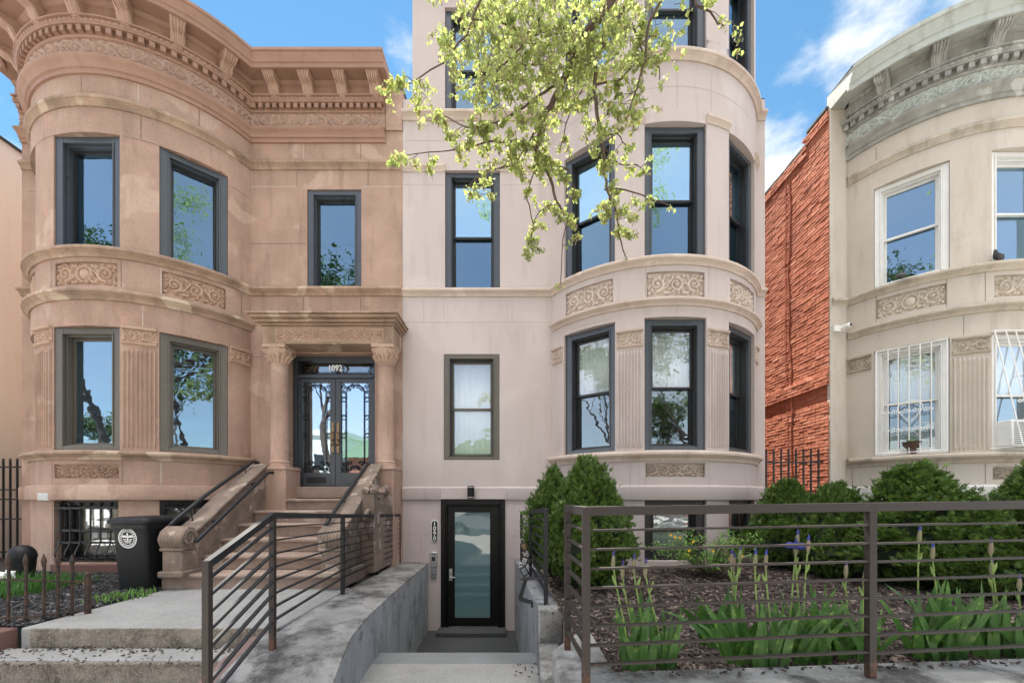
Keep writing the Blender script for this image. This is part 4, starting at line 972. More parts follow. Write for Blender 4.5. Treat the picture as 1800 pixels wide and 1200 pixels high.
for y0, y1 in ((D+.02, 7.4), (7.4, 9.4), (9.4, 12)): mb.box(x-.035, x+.16, y0, y1, flank_top(y0+.1)+.001, flank_top(y0+.1)+.05)
obj('coping', mb, M['blacktar'], rt, bevel=.006)
mb = MB(); mb.box(RX1-.12, RX1, D, 17, -1.2, 6.4); mb.box(RX0+.14, RX1-.12, 16.9, 17, -1.2, 5.7); obj('side_wall', mb, M['cream'], rt)
pr = [tuple(RP.at(u, 0)) for u in RP.cuts(0, RP.L)]
mb = MB(); slabpoly(mb, [(x_+(.15 if i == 0 else 0), y_) for i, (x_, y_) in enumerate(pr)]+[(RX1, 17), (RX0+.15, 17)], 5.70, 5.80); obj('roof', mb, M['blacktar'], rt)
for z in (.05, 2.95):
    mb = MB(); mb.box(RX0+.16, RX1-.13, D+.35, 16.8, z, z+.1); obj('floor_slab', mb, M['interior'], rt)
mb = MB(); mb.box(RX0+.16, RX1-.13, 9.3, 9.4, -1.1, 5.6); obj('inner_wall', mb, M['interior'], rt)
mb = MB(); rg_ = random.Random(12); pts = []; zc_ = 6.0; yc_ = 7.86
while zc_ > .1:
    pts.append((x-.018, yc_, zc_)); zc_ -= rg_.uniform(.12, .3); yc_ += rg_.uniform(-.035, .03)
mb.tube(pts, [rg_.uniform(.007, .016) for _ in pts], 6); mb.tube([(x-.02, p[1]+.12, p[2]) for p in pts[::4]], .005, 5); obj('dark_line_and_cable', mb, M['brickdark'], rt)  # thick dark tube draws a crack-like shadow line; thin one is the cable
# round roof vent beyond the flank
mb = MB(); mb.lathe([(.30,0),(.30,.28),(.36,.30),(.34,.44),(.22,.55),(.02,.60)], 5.75, 8.55, 24, cz=6.15); o = obj('roof_vent', mb, M['greymetal']); top_loc(o, (5.75, 8.55, 6.15)); tag(o, 'grey domed vent on the roof above the orange brick flank', 'vent')
# window guards
def guard(a0, a1, z0, z1, label, tilt=0):
    p0, p1 = RB.pt(a0), RB.pt(a1); fr, w = frame_at(p0, p1); mb = MB()
    def g(a, o, z): return fr(a+tilt*(z1-z)*.05, o+tilt*(z1-z)/(z1-z0)*(.26+.14*a/w), z)
    base = .05
    th = thing('window_guard', fr(w/2, base, z0), label, 'window guard')
    def quad(a_, b_): mb.tube([a_, b_], .009, 6)
    quad(g(0, base, z0), g(w, base, z0)); quad(g(0, base, z1), g(w, base, z1)); quad(g(0, base, z0), g(0, base, z1)); quad(g(w, base, z0), g(w, base, z1))
    quad(g(0, base, z1), fr(0, -.01, z1)); quad(g(w, base, z1), fr(w, -.01, z1)); quad(g(0, base, z0), fr(0, -.01, z0)); quad(g(w, base, z1-.5), fr(w, -.01, z1-.5))
    obj('guard_frame', mb, M['whiteiron'], th)
    n = 5
    for i in range(1, n+1):
        mb = MB(); a = w*i/(n+1)*.92+.02; mb.tube([g(a, base, z0-.02), g(a, base, z1)], .008, 6); obj('bar', mb, M['whiteiron'], th)
    mb = MB(); zc = z0+.62
    for row in (z0+.35, z0+.62):
        for i in range(n):
            a = w*(i+.9)/(n+1)*.92
            for sg in (-1, 1):
                pts = [g(a+sg*.035+.032*(1-k/14)*math.cos(k*.6*sg+1.5), base, row+.03*(1-k/14)*math.sin(k*.6*sg+1.5)) for k in range(13)]; mb.tube(pts, .0055, 5)
    hx = w*.5
    for sg in (-1, 1):
        pts = [g(hx+sg*.15*math.sin(t_*3.1)*(1-.2*t_), base, z0+.45+.33*(1-t_)+.05*math.sin(t_*3.1)) for t_ in np.linspace(0, 1, 14)]; mb.tube(pts, .006, 5)
        pts = [g(hx+sg*(.06-.05*math.cos(k*.5)*(1-k/14)), base, z0+.72+.05*(1-k/14)*math.sin(k*.5)) for k in range(13)]; mb.tube(pts, .0055, 5)
    obj('scrollwork', mb, M['whiteiron'], th); return th
guard(-57, -31, .69, 2.28, 'straight white iron window guard fixed over the lower left window of the cream house')
guard(-15.5, 14, .69, 2.32, 'bent white iron window guard leaning outwards over the window with the air conditioner', tilt=1)
# air conditioner
fr, w = frame_at(RB.pt(-15), RB.pt(15))
o = thing('air_conditioner', fr(.32, .1, .72), 'white window air conditioner behind the bent window guard', 'air conditioner')
mb = MB(); mb.fbox(fr, .09, .53, -.12, .16, .715, 1.07); obj('case', mb, M['whitevinyl'], o, bevel=.012)
mb = MB()
for k in range(11): mb.fbox(fr, .12, .50, .161, .167, .74+k*.028, .752+k*.028)
obj('louvres', mb, M['greymetal'], o)
# flower pot in the first window
fr, w = frame_at(RB.pt(-58), RB.pt(-30)); c = fr(w*.48, -.045+.02, .73)
o = thing('flower_pot', c, 'dark terracotta bowl with a small seedling on the sill behind the straight white guard', 'plant pot')
mb = MB(); mb.lathe([(.05,0),(.055,.06),(.05,.08),(.08,.12),(.11,.17),(.115,.18),(.10,.18),(.08,.165)], c[0], c[1]-.05, 20, cz=.665); obj('bowl', mb, plain('dark_terracotta', (.09,.05,.035), .7), o)
mb = MB(); rng = random.Random(3)
for k in range(10):
    a = rng.uniform(0, 6.28); q = rng.uniform(.03, .09); p = Vector((c[0]+q*math.cos(a), c[1]-.05+q*.5*math.sin(a), .85+rng.uniform(.0, .08)))
    mb.tube([(c[0], c[1]-.05, .83), p], .0025, 4); s_ = .02; mb.add([p+Vector((-s_,0,0)), p+Vector((0,-.01,.012)), p+Vector((s_,0,0)), p+Vector((0,.01,-.012))], [(0,1,2,3)])
obj('seedling', mb, M['shrubleaf'], o, merge=False)
# security camera
q = P(1480, 578, 6.86)
o = thing('security_camera', q, 'small white security camera with black lens on the corner of the cream house', 'camera')
mb = MB(); mb.box(q.x-.14, q.x+.02, q.y-.03, q.y+.04, q.z-.05, q.z+.05); mb.tube([(q.x-.02, q.y, q.z), (q.x+.01, q.y-.12, q.z+.01)], .042, 14); mb.ball((q.x+.01, q.y-.12, q.z+.01), .042, 14, 8); obj('housing', mb, M['white'], o, bevel=.006)
mb = MB(); mb.ball((q.x+.018, q.y-.15, q.z+.012), .022, 14, 8); obj('lens', mb, M['sash'], o)
# pigeons
def pigeon(loc, rz, label):
    o = thing('pigeon', loc, label, 'pigeon', 'pigeons on the cream house ledge')
    ca, sa = math.cos(rz), math.sin(rz)
    def w_(x, y, z): x *= .68; y *= .68; z *= .68; return (loc[0]+x*ca-y*sa, loc[1]+x*sa+y*ca, loc[2]+z)
    mb = MB()
    pts = [(-.22,0,.055),(-.17,0,.06),(-.12,0,.07),(-.07,0,.08),(-.02,0,.09),(.03,0,.10),(.06,0,.125),(.075,0,.155),(.085,0,.18),(.10,0,.188),(.115,0,.183),(.122,0,.178)]
    rr = [q_*.7 for q_ in (.012,.022,.036,.052,.062,.060,.048,.034,.028,.026,.018,.006)]
    mb.tube([w_(*p) for p in pts], rr, 12); obj('body', mb, plain('pigeon_feathers', (.045,.046,.055), .6, var=.4, scale=60), o)
    mb = MB()
    for s in (-1, 1): mb.tube([w_(.03, s*.052, .11), w_(-.03, s*.058, .095), w_(-.1, s*.045, .08), w_(-.18, s*.018, .065)], [.008,.018,.014,.003], 8)
    obj('wing', mb, plain('pigeon_wing', (.085,.085,.095), .6, var=.4, scale=60), o)
    mb = MB(); mb.tube([w_(.118,0,.18), w_(.145,0,.172)], [.006,.0015], 6); obj('beak', mb, M['brass'], o)
    mb = MB()
    for s in (-1, 1):
        mb.tube([w_(.0, s*.02, .05), w_(.005, s*.02, .006)], .004, 5)
        for k in (-.5, 0, .5): mb.tube([w_(.005, s*.02, .004), w_(.03*math.cos(k), s*.02+.03*math.sin(k), .003)], .003, 4)
    obj('feet', mb, plain('pigeon_feet', (.3,.1,.08), .6), o)
q = RP.at(U(-47), .05); pigeon((q.x, q.y, 3.28), R(20), 'dark pigeon perched on the ledge below the left upper window of the cream house')
q = RP.at(U(-14), .05); pigeon((q.x, q.y, 3.28), R(200), 'dark pigeon perched at the corner of the upper window nearest the photo edge')
# ================================================================= FAR LEFT HOUSE
pl_ = thing('peach_building', (-9.1, 8, -1.2), 'pale peach stuccoed building at the left edge of the photo', 'building')
mb = MB(); mb.box(-9.4, -9.1, 6.0, 17, -1.2, 6.38); obj('flank_wall', mb, M['peach'], pl_)
mb = MB(); mb.box(-9.42, -9.07, 5.98, 17, 6.381, 6.43); obj('coping', mb, M['blacktar'], pl_, bevel=.006)
mb = MB(); mb.box(-15, -9.401, 5.98, 6.2, -1.2, 6.37); obj('front_wall', mb, M['peach'], pl_)
mb = MB(); mb.box(-15, -9.401, 6.21, 17, 6.2, 6.3); obj('roof', mb, M['blacktar'], pl_)
mb = MB(); mb.box(-9.09, -9.05, 6.6, 7.1, .55, .95); obj('meter_box', mb, M['white'], pl_, bevel=.01)
# ---------------------------------------------------------------- stoop
st = thing('stoop', (-3.0, 5.8, -1.05), 'brown stone stoop climbing to the ornate double doors between scrolled newels', 'steps')
ny = [4.82, 5.13, 5.46, 5.80, 6.14, 6.48, 6.80]; zz = [-1.05+.174*k for k in range(8)]
for k in range(7):
    mb = MB(); z0, z1 = (zz[k]-(.0 if k else .04)), zz[k+1]-.003
    x0, x1 = (-4.06, -1.97) if k == 0 else (-3.80, -2.25)
    if k == 6: x0, x1 = -3.50, -2.20; 
    prof = [(ny[k]+.015, z0), (ny[k]+.015, z1-.05), (ny[k]-.015, z1-.045), (ny[k]-.02, z1-.03), (ny[k]-.018, z1-.01), (ny[k]-.005, z1), (6.85 if k > 4 else ny[k]+1.2, z1), (6.85 if k > 4 else ny[k]+1.2, z0)]
    if k == 5: x0, x1 = -4.0, -2.25
    mb.prism(prof, lambda p, q, w: (w, p, q), x0, x1); obj('step', mb, M['stepstone'], st, bevel=.006)
def cheek(x0, x1):
    pts = [(4.98,-1.02),(4.98,-.47),(5.05,-.42),(5.2,-.33),(5.45,-.16),(5.8,.06),(6.2,.30),(6.44,.45),(6.44,-1.02)]
    mb = MB(); mb.prism(pts, lambda p, q, w: (w, p, q), x0, x1); obj('cheek_wall', mb, M['oldstone'], st, bevel=.012)
    cp = [(4.90,-.44),(5.0,-.42),(5.2,-.31),(5.45,-.14),(5.8,.08),(6.2,.32),(6.46,.48)]
    mb = MB(); prof = [(y, z) for y, z in cp]+[(y+.01, z+.055) for y, z in reversed(cp)]
    mb.prism(prof, lambda p, q, w: (w, p, q), x0-.025, x1+.025); obj('coping', mb, M['oldstone'], st, bevel=.012)
cheek(-4.0, -3.80); cheek(-2.26, -2.03)
def newel(cx):
    mb = MB(); mb.box(cx-.115, cx+.115, 4.74, 5.0, -.876, -.60); mb.box(cx-.14, cx+.14, 4.70, 5.02, -.90, -.83); mb.box(cx-.12, cx+.12, 4.75, 5.0, -.60, -.52)
    n = obj('newel', mb, M['oldstone'], st, bevel=.015)
    mb = MB()
    for sx in (-1, 1):     # side volutes of the scroll
        pts = [(cx+sx*.118, 4.84+.10*(1-i/22)*math.cos(i*.62), -.46+.10*(1-i/22)*math.sin(i*.62)) for i in range(21)]
        mb.tube(pts, [.028-.0008*i for i in range(21)], 7)
    mb.tube([(cx-.125, 4.85, -.46), (cx+.125, 4.85, -.46)], .10, 20)
    for k in range(-3, 4):   # leaves rolling over the front
        x = cx+k*.037
        mb.tube([(x, 4.92, -.36), (x, 4.82, -.345), (x, 4.745, -.40), (x, 4.715, -.47), (x, 4.735, -.54), (x, 4.76, -.585)], [.018,.027,.03,.03,.022,.010], 7)
    mb.tube([(cx-.13, 4.745, -.585), (cx+.13, 4.745, -.585)], .022, 8)
    obj('scroll', mb, M['oldstone'], n, smooth=60)
newel(-3.86); newel(-2.06)
def handrail(pts, r, label, brk=()):
    o = thing('handrail', pts[0], label, 'handrail', 'handrails of the stoop')
    mb = MB(); mb.tube(pts, r, 10); mb.ball(pts[0], r*1.25, 10, 6); mb.ball(pts[-1], r*1.25, 10, 6); obj('rail', mb, M['railing'], o)
    for (a, b) in brk:
        mb = MB(); mb.tube([a, b], .008, 6); mb.ball(b, .02, 8, 5); obj('bracket', mb, M['railing'], o)
handrail([(-4.07,4.86,-.40),(-3.99,4.95,-.26),(-3.97,5.4,.03),(-3.97,6.40,.56),(-3.97,6.52,.55)], .024, 'outer pipe handrail on top of the left stoop wall', [((-3.97,5.15,-.13),(-3.95,5.17,-.29)), ((-3.97,6.2,.45),(-3.95,6.21,.34))])
handrail([(-3.70,4.90,-.50),(-3.68,5.0,-.42),(-3.68,6.3,.38),(-3.70,6.5,.40)], .022, 'inner pipe handrail on the side of the left stoop wall', [((-3.68,5.3,-.24),(-3.80,5.3,-.30)), ((-3.68,6.1,.26),(-3.8,6.1,.2))])
handrail([(-2.24,5.0,-.34),(-2.22,5.12,-.22),(-2.22,6.40,.52),(-2.20,6.5,.52)], .024, 'pipe handrail on the right stoop wall', [((-2.22,5.5,.0),(-2.2,5.52,-.12)), ((-2.22,6.2,.4),(-2.2,6.21,.33))])
# scrolled consoles against the house to the right of the stoop
mb = MB(); rng = random.Random(5)
mb.box(-2.02, -1.85, 5.6, 6.44, -1.0, .05)
for k in range(16):
    y = rng.uniform(5.5, 6.4); z = rng.uniform(-.1, .15); mb.ball((-1.97+rng.uniform(-.06, .12), y, z), rng.uniform(.04, .09), 8, 6, jit=.25, rng=rng)
for k in range(3): mb.tube([(-1.90+.0*i, 5.5+.12*k+.1*(1-i/16)*math.cos(i*.7), -.25-.2*k+.1*(1-i/16)*math.sin(i*.7)) for i in range(15)], .03, 6)
obj('carved_console', mb, M['oldstone'], st, smooth=50)
# ---------------------------------------------------------------- ground
G = {}
mb = MB(); z = -1.80; big = 500; hx0, hx1, hy0, hy1 = -1.9, 1.0, 3.9, 7.5
for (a, b, c, d_) in ((-big, hx0, -big, big), (hx1, big, -big, big), (hx0, hx1, -big, hy0), (hx0, hx1, hy1, big)): mb.add([(a,c,z),(b,c,z),(b,d_,z),(a,d_,z)], [(0,1,2,3)])
struct('ground', mb, M['pave'], merge=False)
mb = MB(); mb.box(-60, 60, -3.3, 1.92, -1.79, -1.55); struct('pavement', mb, M['pave'])
mb = MB(); mb.box(-1.85, .35, 1.921, 3.92, -1.79, -1.552); struct('entry_path', mb, M['agg'])
mb = MB(); mb.box(-1.85, .35, 3.921, 4.20, -1.80, -1.548); mb.box(-1.75,.3,4.19,4.5,-2.3,-1.74); mb.box(-1.75,.3,4.49,4.8,-2.3,-1.90); mb.box(-1.75,.3,4.79,5.1,-2.3,-2.05); struct('entry_steps', mb, M['slab'], bevel=.01)
mb = MB(); mb.box(-1.75, .4, 5.05, 6.95, -2.4, -2.185); mb.box(-1.2,-.1,6.55,6.86,-2.184,-2.12); struct('entry_landing', mb, M['concdark'])
mb = MB(); mb.box(-60, 60, -3.45, -3.30, -1.79, -1.55); mb.box(-60, 60, -13.4, -13.25, -1.79, -1.55); struct('kerb', mb, M['slab'], bevel=.01)
mb = MB(); mb.box(-60, 60, -13.25, -3.45, -1.79, -1.70); struct('road', mb, M['asphalt'])
mb = MB(); mb.box(-60, 60, -17.5, -13.4, -1.79, -1.55); struct('far_pavement', mb, M['pave'])
# forecourt of the left house and its two street steps
mb = MB(); mb.box(-3.98, -1.9, 3.38, 5.2, -1.79, -1.05); struct('forecourt', mb, M['agg'], bevel=.015)
mb = MB(); mb.box(-4.6, -1.9, 3.10, 3.378, -1.79, -1.215); mb.box(-5.2, -1.9, 2.80, 3.098, -1.79, -1.385); struct('street_steps', mb, M['aggstep'], bevel=.02)
mb = MB(); mb.box(-3.9, -1.9, 3.376, 3.42, -1.3, -1.053)
o = obj('step_riser', mb, M['aggstep'], bevel=.006); o['kind'] = 'structure'
mb = MB(); mb.box(-5.2, -1.92, 3.11, 3.37, -1.25, -1.211); mb.box(-5.2, -1.92, 2.81, 3.09, -1.4, -1.381); o = obj('step_treads', mb, M['agg']); o['kind'] = 'structure'
mb = MB(); mb.add([(-8.2,3.45,-1.06),(-4.02,3.45,-1.06),(-4.12,6.9,-1.03),(-8.2,6.9,-1.03)], [(0,1,2,3)]); mb.box(-9.05, -8.2, 3.45, 9, -1.3, -1.05); mb.box(-2.0,-1.9,4.9,6.9,-1.3,-1.05); struct('left_garden_soil', mb, M['soil'])
mb = MB(); mb.box(-9.0, -4.06, 3.2, 3.44, -1.6, -1.06); o = obj('garden_kerb', mb, M['redstone'], bevel=.015); top_loc(o, (-6, 3.3, -1.55)); tag(o, 'low red-brown stone kerb along the front of the left gravel bed', 'kerb')
def chips(name, n, region, zf, size, mat, seed, flat=.3):
    rng = np.random.default_rng(seed); vs = []; fs = []
    k = 0
    while k < n:
        x, y = region(rng)
        a = rng.uniform(0, math.pi); l = size*rng.uniform(.5, 1.5); w = l*rng.uniform(.25, .6); h = rng.uniform(.002, .006)+size*.12; ti = rng.uniform(-.35, .35); z = zf(x, y)+rng.uniform(0, .015)
        ca, sa = math.cos(a), math.sin(a); b = len(vs)
        for (p, q, r_) in ((-1,-1,0),(1,-.8,0),(1,1,0),(-1,.9,0),(-.8,-.7,1),(.9,-.7,1),(.8,.8,1),(-.9,.7,1)):
            px_, py_ = p*l/2, q*w/2; vs.append((x+px_*ca-py_*sa, y+px_*sa+py_*ca, z+r_*h+px_*ti))
        fs += [(b+4,b+5,b+6,b+7),(b,b+1,b+5,b+4),(b+1,b+2,b+6,b+5),(b+2,b+3,b+7,b+6),(b+3,b,b+4,b+7)]; k += 1
    m = MB(); m.v = vs; m.f = fs; m.m = [0]*len(fs); o = obj(name, m, mat, smooth=0, merge=False); o['kind'] = 'stuff'; return o
def reg_left(r_):
    while True:
        y = 3.46+(r_.random()**1.3)*3.4; x = r_.uniform(-7.6, -3.99-.03*(y-3.4))
        if y < 5.9 or abs(x+5.92) > 1.75: return x, y
chips('black_bark_mulch', 15000, reg_left, lambda x, y: -1.06+.03*(y-3.45)/3.45, .042, M['gravel'], 1)
mb = MB(); nx, ny_ = 60, 44; gx = np.linspace(.5, 9.5, nx); gy = np.linspace(2.15, 6.95, ny_)
def bedz(x, y): return -1.0+.012*math.sin(x*3.1+y*2)+.018*math.sin(x*1.3-y*2.7)+.03*(y-2.2)/4.7
mb.add([(x, y, bedz(x, y)) for y in gy for x in gx], [(j*nx+i, j*nx+i+1, (j+1)*nx+i+1, (j+1)*nx+i) for j in range(ny_-1) for i in range(nx-1)]); struct('garden_soil', mb, M['soil'], merge=False)
def reg_r(r_):
    while True:
        y = 2.3+(r_.random()**1.25)*3.9; x = r_.uniform(.42, .8+y*1.25)
        if x > .55 or y > 3.0: return x, y
chips('brown_bark_mulch', 26000, reg_r, lambda x, y: bedz(max(x, .5), y)+.002, .040, M['mulch'], 2)
# dry leaf litter on the concrete steps
def reg_lit(r_):
    if r_.random() < .45: return r_.uniform(-3.9, -2.0), r_.uniform(3.28, 3.37)
    return r_.uniform(-4.2, -2.0), r_.uniform(2.98, 3.36)
chips('leaf_litter', 260, reg_lit, lambda x, y: -1.211, .020, M['mulch'], 3)
def reg_lit2(r_):
    if r_.random() < .5: return r_.uniform(.0, .24), r_.uniform(2.9, 3.9)
    return r_.uniform(.3, .7), r_.uniform(3.0, 4.0)
chips('entry_litter', 80, reg_lit2, lambda x, y: -1.549 if x < .26 and y < 3.93 else bedz(max(x, .5), y)+.01, .022, M['mulch'], 4)
def reg_cop(r_): x = r_.uniform(.5, 3.4); return x, gy_(x)+r_.uniform(.12, .2)
def gy_(x): return 2.0+.075*(x-.3)
chips('mulch_spill', 90, reg_cop, lambda x, y: -.93, .022, M['mulch'], 6)
# ---------------------------------------------------------------- entry retaining walls
mb = MB(); ys = [1.93, 2.1, 2.3, 2.5, 2.74, 3.0, 3.3, 3.8, 4.4, 5.0, 6.0, 6.895]
inn = np.interp(ys, [1.9,2.2,2.5,2.74,3.3,3.8,5,6.9], [-.86,-.96,-1.08,-1.17,-1.27,-1.31,-1.35,-1.385]); outx = np.interp(ys, [1.9,2.4,3.3,6.9], [-1.86,-1.92,-1.98,-2.0])
zt_ = np.interp(ys, [1.9,2.3,2.74,3.1,3.6,4.2,6.9], [-1.46,-1.33,-1.18,-1.09,-1.055,-1.05,-1.055]); vs = []; fs = []; mi = []
nr = 6
for i, y in enumerate(ys):
    w = outx[i], inn[i]
    row = [(w[0], -1.8 if y < 3.9 else -2.3), (w[0], zt_[i]-.02)]+[(w[0]+(w[1]-w[0])*k/nr, zt_[i]-.012*abs(k-3)/3) for k in range(1, nr)]+[(w[1], zt_[i]-.015), (w[1]+.005, zt_[i]-.03), (w[1], -2.35)]
    vs += [(a, y, b) for a, b in row]
n = nr+4
mb.add(vs, [], 0); mb.f = []; mb.m = []
for i in range(len(ys)-1):
    for k in range(n-1):
        mb.f.append((i*n+k, (i+1)*n+k, (i+1)*n+k+1, i*n+k+1)); mb.m.append(1 if k in (0, n-2) else 0)
mb.f.append(tuple(range(n))); mb.m.append(1)
o = obj('retaining_wall', mb, [M['conc'], M['concside']], smooth=50); top_loc(o, (-1.6, 4.4, -1.55)); tag(o, 'broad stained concrete retaining wall left of the sunken black door', 'wall')
o = thing('retaining_wall', (.25, 5, -1.55), 'narrow concrete retaining wall right of the sunken door, stepping down to the pavement', 'wall')
mb = MB(); a, b = [(.045,6.895),(.235,3.98)], [(.32,6.895),(.43,3.98)]
mb.add([(a[0][0],a[0][1],-2.3),(a[1][0],a[1][1],-2.3),(b[1][0],b[1][1],-2.3),(b[0][0],b[0][1],-2.3),(a[0][0],a[0][1],-1.01),(a[1][0],a[1][1],-1.01),(b[1][0],b[1][1],-1.01),(b[0][0],b[0][1],-1.01)], [(0,1,2,3),(4,5,6,7),(0,1,5,4),(1,2,6,5),(2,3,7,6),(3,0,4,7)]); obj('long_wall', mb, [M['concside']], o, bevel=.01)
mb = MB(); mb.box(.235, .46, 3.72, 3.979, -2.0, -.99); obj('pier', mb, M['conc'], o, bevel=.02)
mb = MB(); mb.hexa([(.235,3.719,-1.8),(.19,2.62,-1.8),(.42,2.62,-1.8),(.42,3.719,-1.8),(.235,3.719,-1.285),(.19,2.62,-1.31),(.42,2.62,-1.31),(.42,3.719,-1.285)]); obj('low_wall', mb, M['conc'], o, bevel=.02)
o = thing('garden_wall', (1.5, 2.15, -1.55), 'low pale concrete wall carrying the long front garden railing', 'wall')
def gy_(x): return 2.0+.075*(x-.3)
mb = MB(); mb.hexa([(.25,1.96,-1.8),(6.0,gy_(6)-.06,-1.8),(6.0,gy_(6)+.22,-1.8),(.25,2.24,-1.8),(.25,1.96,-.935),(6,gy_(6)-.06,-.915),(6,gy_(6)+.22,-.915),(.25,2.24,-.935)]); obj('front_wall', mb, M['conc'], o, bevel=.02)
mb = MB(); mb.hexa([(.25,2.241,-1.8),(.56,2.241,-1.8),(.56,3.1,-1.8),(.25,2.6,-1.8),(.25,2.241,-.94),(.56,2.241,-.94),(.56,3.1,-.94),(.25,2.6,-.94)]); obj('return_wall', mb, M['conc'], o, bevel=.02)
mb = MB()
for (ya, za), (yb_, zb_) in zip(((2.0,-1.50),(2.4,-1.36),(2.74,-1.25),(3.09,-1.17)), ((2.4,-1.36),(2.74,-1.25),(3.09,-1.17),(3.37,-1.12))):
    mb.hexa([(-2.10,ya,-1.8),(-1.94,ya,-1.8),(-1.99,yb_,-1.8),(-2.12,yb_,-1.8),(-2.10,ya,za),(-1.94,ya,za+.02),(-1.99,yb_,zb_+.02),(-2.12,yb_,zb_)])
o = obj('step_cheek', mb, stone('purple_brown_cheek', (.20,.13,.115), (.15,.095,.085), None, scale=3)); top_loc(o, (-2.05, 2.7, -1.55)); tag(o, 'sloping purple-brown stone cheek beside the street steps under the entry railing', 'kerb')
# ---------------------------------------------------------------- modern railings
def post(root, x, y, z0, z1, s=.038, mat=None):
    mb = MB(); mb.box(x-s/2, x+s/2, y-s/2, y+s/2, z0, z1); return obj('post', mb, mat or M['railing'], root, bevel=.002)
def rails(root, P0, P1, zt0, zt1, drop, nb, step0, step1, bw=.028, bh=.010, mat=None, th=.045):
    """top rail at zt, nb flat bars below it"""
    m = mat or M['railing']
    mb = MB(); mb.bar((P0[0], P0[1], zt0-th/2), (P1[0], P1[1], zt1-th/2), .038, th); obj('top_rail', mb, m, root, bevel=.002)
    for k in range(nb):
        mb = MB(); f = drop+k; mb.bar((P0[0], P0[1], zt0-step0*f), (P1[0], P1[1], zt1-step1*f), bw, bh); obj('bar', mb, m, root, smooth=0)
rl = thing('entry_railing', (-1.8, 4.5, -1.1), 'charcoal steel railing with flat bars along the left wall of the sunken entry', 'railing')
PL = [(-1.70,2.33,-.345,-1.32),(-1.76,3.07,-.105,-1.09),(-1.865,4.6,-.175,-1.045),(-1.87,5.8,-.22,-1.045),(-1.84,6.82,-.255,-1.045)]
for x, y, zt, zb in PL: post(rl, x, y, zb-.02, zt-.002, mat=M['railrust'] if y < 4 else None)
for i in range(4):
    a, b = PL[i], PL[i+1]; rails(rl, a, b, a[2], b[2], 1.1, 8, (a[2]-a[3]-.04)/9.6, (b[2]-b[3]-.04)/9.6)
rg = thing('garden_railing', (1.5, 2.15, -.93), 'long charcoal steel railing with flat bars in front of the iris bed', 'railing')
def zr(x): return -.046+.012*x
pts = [(.345, 2.60), (.365, 2.06)]+[(x, gy_(x)+.05) for x in (1.86, 3.45, 5.0)]
for i, (x, y) in enumerate(pts): post(rg, x, y, -.945 if i < 2 else -.925, zr(x)-.002, mat=M['railrust'])
for i in range(len(pts)-1):
    a, b = pts[i], pts[i+1]; rails(rg, a, b, zr(a[0]), zr(b[0]), 1.25, 8, .0945, .0935, mat=M['railrust'], bw=.026)
rb = thing('rear_railing', (.25, 5.2, -1.0), 'short charcoal steel railing beside the arborvitae and right of the sunken door', 'railing')
pts = [(.315,3.88,-.09),(.235,5.3,-.155),(.15,6.75,-.225)]
for x, y, z in pts: post(rb, x, y, -1.01, z-.002)
for i in range(2):
    a, b = pts[i], pts[i+1]; rails(rb, a, b, a[2], b[2], 1.1, 8, (a[2]+.96)/9.2, (b[2]+.96)/9.2)
# bracket and key boxes hung on it
o = thing('steel_bracket', (.29, 4.1, -.75), 'bent steel bracket shelf bolted to the end of the short railing', 'bracket')
mb = MB(); mb.bar((.30,3.90,-.745), (.09,3.96,-.76), .09, .02); obj('shelf', mb, M['railing'], o, bevel=.002)
mb = MB(); mb.bar((.13,3.96,-.77), (.075,3.97,-.96), .035, .035); mb.bar((.075,3.97,-.96), (.19,3.94,-.985), .035, .03); mb.bar((.19,3.94,-.985), (.19,3.94,-1.03), .02, .02); obj('leg', mb, M['railing'], o, bevel=.002)
LBX = [((.205,5.35,-.62), 'small brass-faced key lock box hanging highest on the short railing', 'brass', .35), ((.20,5.05,-.76), 'black key lock box with pale dial hanging in the middle of the short railing', 'plastic', -.3), ((.19,4.75,-.83), 'silver key lock box hanging lowest on the short railing', 'greymetal', .5)]
for (x, y, z), lab, mt, ti in LBX:
    o = thing('key_lock_box', (x, y, z), lab, 'lock box', 'key lock boxes on the short railing'); ca, sa = math.cos(ti), math.sin(ti)
    f = lambda a, q, c: (x-.05+a*ca-c*sa, y+q, z+a*sa+c*ca)
    mb = MB(); mb.hexa([f(-.04,-.025,-.055),f(.04,-.025,-.055),f(.04,.025,-.055),f(-.04,.025,-.055),f(-.04,-.025,.055),f(.04,-.025,.055),f(.04,.025,.055),f(-.04,.025,.055)]); obj('box_body', mb, M['plastic'], o, bevel=.008)
    mb = MB(); mb.hexa([f(-.028,-.03,-.04),f(.028,-.03,-.04),f(.028,-.0255,-.04),f(-.028,-.0255,-.04),f(-.028,-.03,.04),f(.028,-.03,.04),f(.028,-.0255,.04),f(-.028,-.0255,.04)])
    obj('dial_face', mb, M[mt] if mt != 'plastic' else M['steel'], o, bevel=.003)
    mb = MB(); mb.tube([f(.025*math.cos(t_), 0, .055+.045*math.sin(t_)) for t_ in np.linspace(0, math.pi, 9)], .005, 6); obj('shackle', mb, M['steel'], o)
